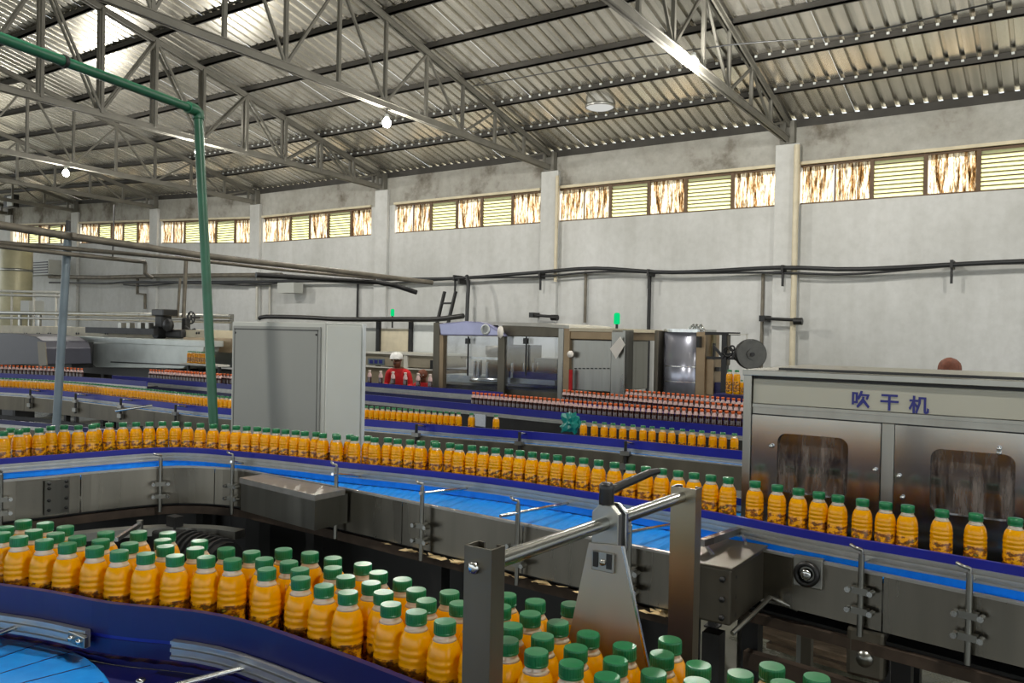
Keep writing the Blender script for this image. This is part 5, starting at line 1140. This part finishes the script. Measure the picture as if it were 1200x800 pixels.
reel = rl_.build('film_reel', 'rubber', base=c); tag(reel, 'round grey film reel mounted on the labelling machine arm', 'reel'); reel.rotation_euler = (0, 0, TH + .6)
MB().lathe([(.178, 0), (.182, .005), (.182, .095), (.178, .1)], c, 36, axis='t', cap=False).build('reel_rim', 'black', reel); MB().tube([(c[0], c[1] - .05, c[2]), (c[0], c[1] - .02, c[2])], .025, 10).build('hub', 'dark', reel)
# tall bottles on the ledge by the dryer
p0 = pt(855, 462, 9.0)
lg = thing('bottle_ledge', 'dark blue ledge behind the dark bottle files, left of the dryer', 'conveyor', (p0[0], 9.0, 0))
MB().box(pt(838, 462, 9)[0], pt(905, 462, 9)[0], 8.95, 9.25, p0[2] - .08, p0[2]).build('ledge_board', 'navy', lg); MB().box(p0[0] - .03, p0[0] + .03, 9.05, 9.11, 0, p0[2] - .08).build('leg', 'dark', lg); MB().box(p0[0] + .6, p0[0] + .66, 9.05, 9.11, 0, p0[2] - .08).build('leg', 'dark', lg)
for u, sc, l in ((854.5, 1.42, 'left of two tall juice bottles standing on the ledge beside the dryer'), (863, 1.42, 'right of two tall juice bottles standing on the ledge beside the dryer'), (869, .85, 'small juice bottle right of the two tall ones on the ledge'), (874, .78, 'smallest juice bottle at the dryer corner on the ledge')):
    q = pt(u, 462, 9.1); dup(fb, (q[0], 9.1, p0[2]), 0, l, None, sc)

# machine behind the worker
t = 11.6
bm_ = thing('rinsing_machine', 'beige steel machine with a bluish nameplate behind the worker in the white helmet', 'machine', (pt(465, 450, t)[0], t + .5, 0))
pbox(425, 415, 508, 429.5, t, 1.0, 'upper_housing', plain('beige_steel', (150, 142, 124), .5, .4, .06), bm_, .01); pbox(425, 430.5, 508, 432, t - .03, .05, 'trim_strip', 'pipe_pale', bm_); pbox(425, 432, 508, 475, t + .02, 1.0, 'lower_housing', plain('beige_steel_low', (138, 126, 104), .5, .4, .06), bm_)
pbox(473, 415, 477, 435, t - .03, .05, 'divider', 'pipe_pale', bm_); pbox(425, 413.5, 508, 415.5, t - .04, 1.0, 'top_edge', 'pipe_pale', bm_)
npl = pbox(431, 420, 450, 427, t - .02, .015, 'nameplate', 'blue_pole', bm_)
for u in (433, 438.5, 444): pbox(u, 421.5, u + 3.5, 425.5, t - .03, .01, 'nameplate_mark', 'ink', npl)
pbox(504, 422, 506.5, 432, t - .06, .06, 'handle', 'black', bm_)

# ================================================================== PEOPLE
def figure(name, label, base, joints, skin_slots, mats, heading, parts):
    pass
def skin_body(name, verts, edges, radii, root_i, mats, parent=None, base=(0, 0, 0), sub=2, rule=None):
    me = bpy.data.meshes.new(name); me.from_pydata([Vector(v) - Vector(base) for v in verts], edges, [])
    o = bpy.data.objects.new(name, me); COL.objects.link(o); BASE[o.name] = base
    md = o.modifiers.new('skin', 'SKIN'); md.use_smooth_shade = True
    for i, r in enumerate(radii):
        sv = me.skin_vertices[0].data[i]; sv.radius = (r, r) if not isinstance(r, tuple) else r; sv.use_root = (i == root_i)
    s2 = o.modifiers.new('sub', 'SUBSURF'); s2.levels = sub; s2.render_levels = sub
    dg = bpy.context.evaluated_depsgraph_get(); m2 = bpy.data.meshes.new_from_object(o.evaluated_get(dg)); o.modifiers.clear(); o.data = m2
    for mm in mats: m2.materials.append(M[mm])
    if rule:
        for p in m2.polygons: p.material_index = rule(p.center)
    for p in m2.polygons: p.use_smooth = True
    if parent is not None: o.parent = parent
    else: o.location = W(base); o.rotation_euler = (0, 0, TH)
    return o
def person(label, s, t, h, top, bottom, helmet, hair, face_dir, lean=0.0, arm='fwd'):
    k = h / 1.72; f = Vector((math.sin(face_dir), -math.cos(face_dir), 0)); rt = Vector((f.y, -f.x, 0)) * -1
    b = Vector((s, t, 0)); up = Vector((0, 0, 1))
    def P_(x, y, z):   # x right of the person, y forward, z up (leans forward above the hips)
        yy = y + max(0, z - .95) * lean; zz = z - max(0, z - .95) * lean * .35; return tuple(b + (rt * x + f * yy + up * zz) * k)
    V = [P_(0, 0, .95), P_(0, 0, 1.12), P_(0, .01, 1.30), P_(0, .0, 1.42), P_(0, .01, 1.49), P_(0, .03, 1.555), P_(0, .03, 1.64)]
    R = [.135, .12, .135, .085, .055, .078, .085]; E = [(i, i + 1) for i in range(6)]
    for sx in (-1, 1):
        n = len(V); V += [P_(sx * .185, 0, 1.39), P_(sx * .235, .04, 1.13), P_(sx * .17, .27, 1.06), P_(sx * .165, .34, 1.06), P_(sx * .16, .40, 1.055)]; R += [.066, .052, .038, .03, .024]
        E += [(3, n), (n, n + 1), (n + 1, n + 2), (n + 2, n + 3), (n + 3, n + 4)]
        for q in range(4):
            m_ = len(V); V += [P_(sx * (.145 + .018 * q), .43 + .012 * (q in (1, 2)), 1.05), P_(sx * (.145 + .018 * q), .47, 1.03)]; R += [.010, .008]; E += [(n + 4, m_), (m_, m_ + 1)]
        m_ = len(V); V += [P_(sx * .125, .385, 1.05), P_(sx * .115, .415, 1.04)]; R += [.011, .009]; E += [(n + 3, m_), (m_, m_ + 1)]
        n = len(V); V += [P_(sx * .09, 0, .86), P_(sx * .10, .02, .48), P_(sx * .10, -.01, .09), P_(sx * .105, .14, .04)]; R += [.09, .06, .045, .035]; E += [(0, n), (n, n + 1), (n + 1, n + 2), (n + 2, n + 3)]
    R = [r * k for r in R]
    root = thing('person', label, 'person', tuple(b))
    cz = b.z
    def rule(c):
        z = c.z / k; d = (Vector((c.x, c.y, 0))).dot(f) / k
        if z < .10: return 3
        if z < .93 and d < .2: return 2
        if z > 1.455 - lean * .15 + 0.0: return 0
        if d > .30 and z < 1.2: return 0
        return 1
    skin_body('body', V, E, R, 0, ['skin', top, bottom, 'black'], root, tuple(b), 2, rule)
    hc = Vector(P_(0, .04, 1.63))
    # face: nose, eyes, mouth, ears
    B = MB(); B.tube([tuple(hc + (f * .082 + up * .015) * k), tuple(hc + (f * .105 - up * .02) * k), tuple(hc + (f * .09 - up * .03) * k)], [.008 * k, .014 * k, .008 * k], 8); B.build('nose', 'skin', root)
    for sx in (-1, 1):
        B = MB(); B.lathe([(0, -.01), (.009, -.004), (.009, .004), (0, .01)], tuple(hc + (f * .078 + rt * .03 * sx + up * .018) * k), 8, cap=False); B.build('eye', 'white_panel', root)
        B = MB(); B.tube([tuple(hc + (rt * .082 * sx - up * .02) * k), tuple(hc + (rt * .092 * sx + up * .02) * k)], [.012 * k, .016 * k], 8); B.build('ear', 'skin', root)
    B = MB(); B.bar(tuple(hc + (f * .08 - up * .055 - rt * .022) * k), tuple(hc + (f * .08 - up * .055 + rt * .022) * k), .012, .008); B.build('mouth', 'rust', root)
    top_c = hc + up * .03 * k
    if helmet:
        B = MB(); n = 20; prof = [(.118, -.005), (.122, .0), (.118, .03), (.108, .065), (.085, .095), (.05, .113), (0, .118)]
        B.lathe([(r * k, z * k) for r, z in prof], tuple(top_c), n, cap=False); hl = B.build('helmet', 'helmet', root)
        q = MB(); pts_ = [tuple(top_c + (rt * math.sin(a) * .115 + f * (math.cos(a) * .115 + .05 * max(0, math.cos(a)))) * k) for a in [math.radians(d) for d in range(-80, 81, 16)]]
        inn = [tuple(top_c + (rt * math.sin(a) * .105 + f * math.cos(a) * .105 + up * .012) * k) for a in [math.radians(d) for d in range(-80, 81, 16)]]
        m_ = len(pts_); q.add(pts_ + inn, [(i, i + 1, m_ + i + 1, m_ + i) for i in range(m_ - 1)]); q.build('brim', 'helmet', hl)
    elif hair:
        vs, fs = lump(tuple(top_c + (-f * .012 + up * .0) * k), .1 * k, (.98, 1.02, 1.0), 2, .06); B = MB(); B.add(vs, fs, 0, True); B.build('hair', 'hair', root)
    return root
p = pd(466, 430, 13.6); person('person in red shirt and white helmet bending over behind the spaced bottles', p[0] - .02, p[1] + .1, 1.60, 'red', 'cloth_dark', True, False, .35, .25)
p = pd(499, 440, 13.4); person('person in red shirt bent low, half hidden behind the left post of the filling machine', p[0], p[1], 1.38, 'red', 'cloth_dark', False, True, .5, .4)
p = pd(1110, 440, 7.4); person('person of whom only the reddish brown crown shows above the dryer', p[0], p[1], 1.765, 'white_panel', 'cloth_dark', False, True, 2.6, .0)

# ================================================================== UNDER THE CONVEYORS: timber and steel at right
for i, (u0, v0, u1, v1, z, mat, l) in enumerate(((880, 735, 1010, 772, .30, 'wood', 'old timber plank lying under the right conveyor, nearest the black leg'), (905, 752, 1060, 798, .22, 'wood', 'second old timber plank under the right conveyor'), (1040, 752, 1190, 790, .28, 'wood', 'long pale plank under the right conveyor, by the right edge'))):
    a, b = pz(u0, v0, z), pz(u1, v1, z); tag(MB().bar(a, b, .14, .03).build('plank', mat, base=(a[0], a[1], z)), l, 'plank')
    for q in (a, b):
        pass
pal = thing('pallet_stand', 'low dark steel stand carrying planks under the right conveyor', 'stand', (.2, 3.1, 0))
for s in (-.6, .3, 1.1):
    for t in (2.85, 3.35): MB().box(s - .03, s + .03, t - .03, t + .03, 0, .2).build('leg', 'rust', pal)
for t in (2.85, 3.35): MB().box(-.7, 1.2, t - .03, t + .03, .16, .2).build('beam', 'rust', pal)
c = pz(760, 725, .9)
B = MB(); B.add(*lump((c[0], c[1], .88), .07, (1, 1, .9), 9, .6)); tag(B.build('green_netting', plain('green_net', (120, 140, 90), .8, 0, .5, 60), base=(c[0], c[1], .8)), 'bunch of green netting behind the triangular plate, by the far post', 'netting')
for o in [x for x in SC.objects if 'group' in x.keys() and not x['group']]: del o['group']
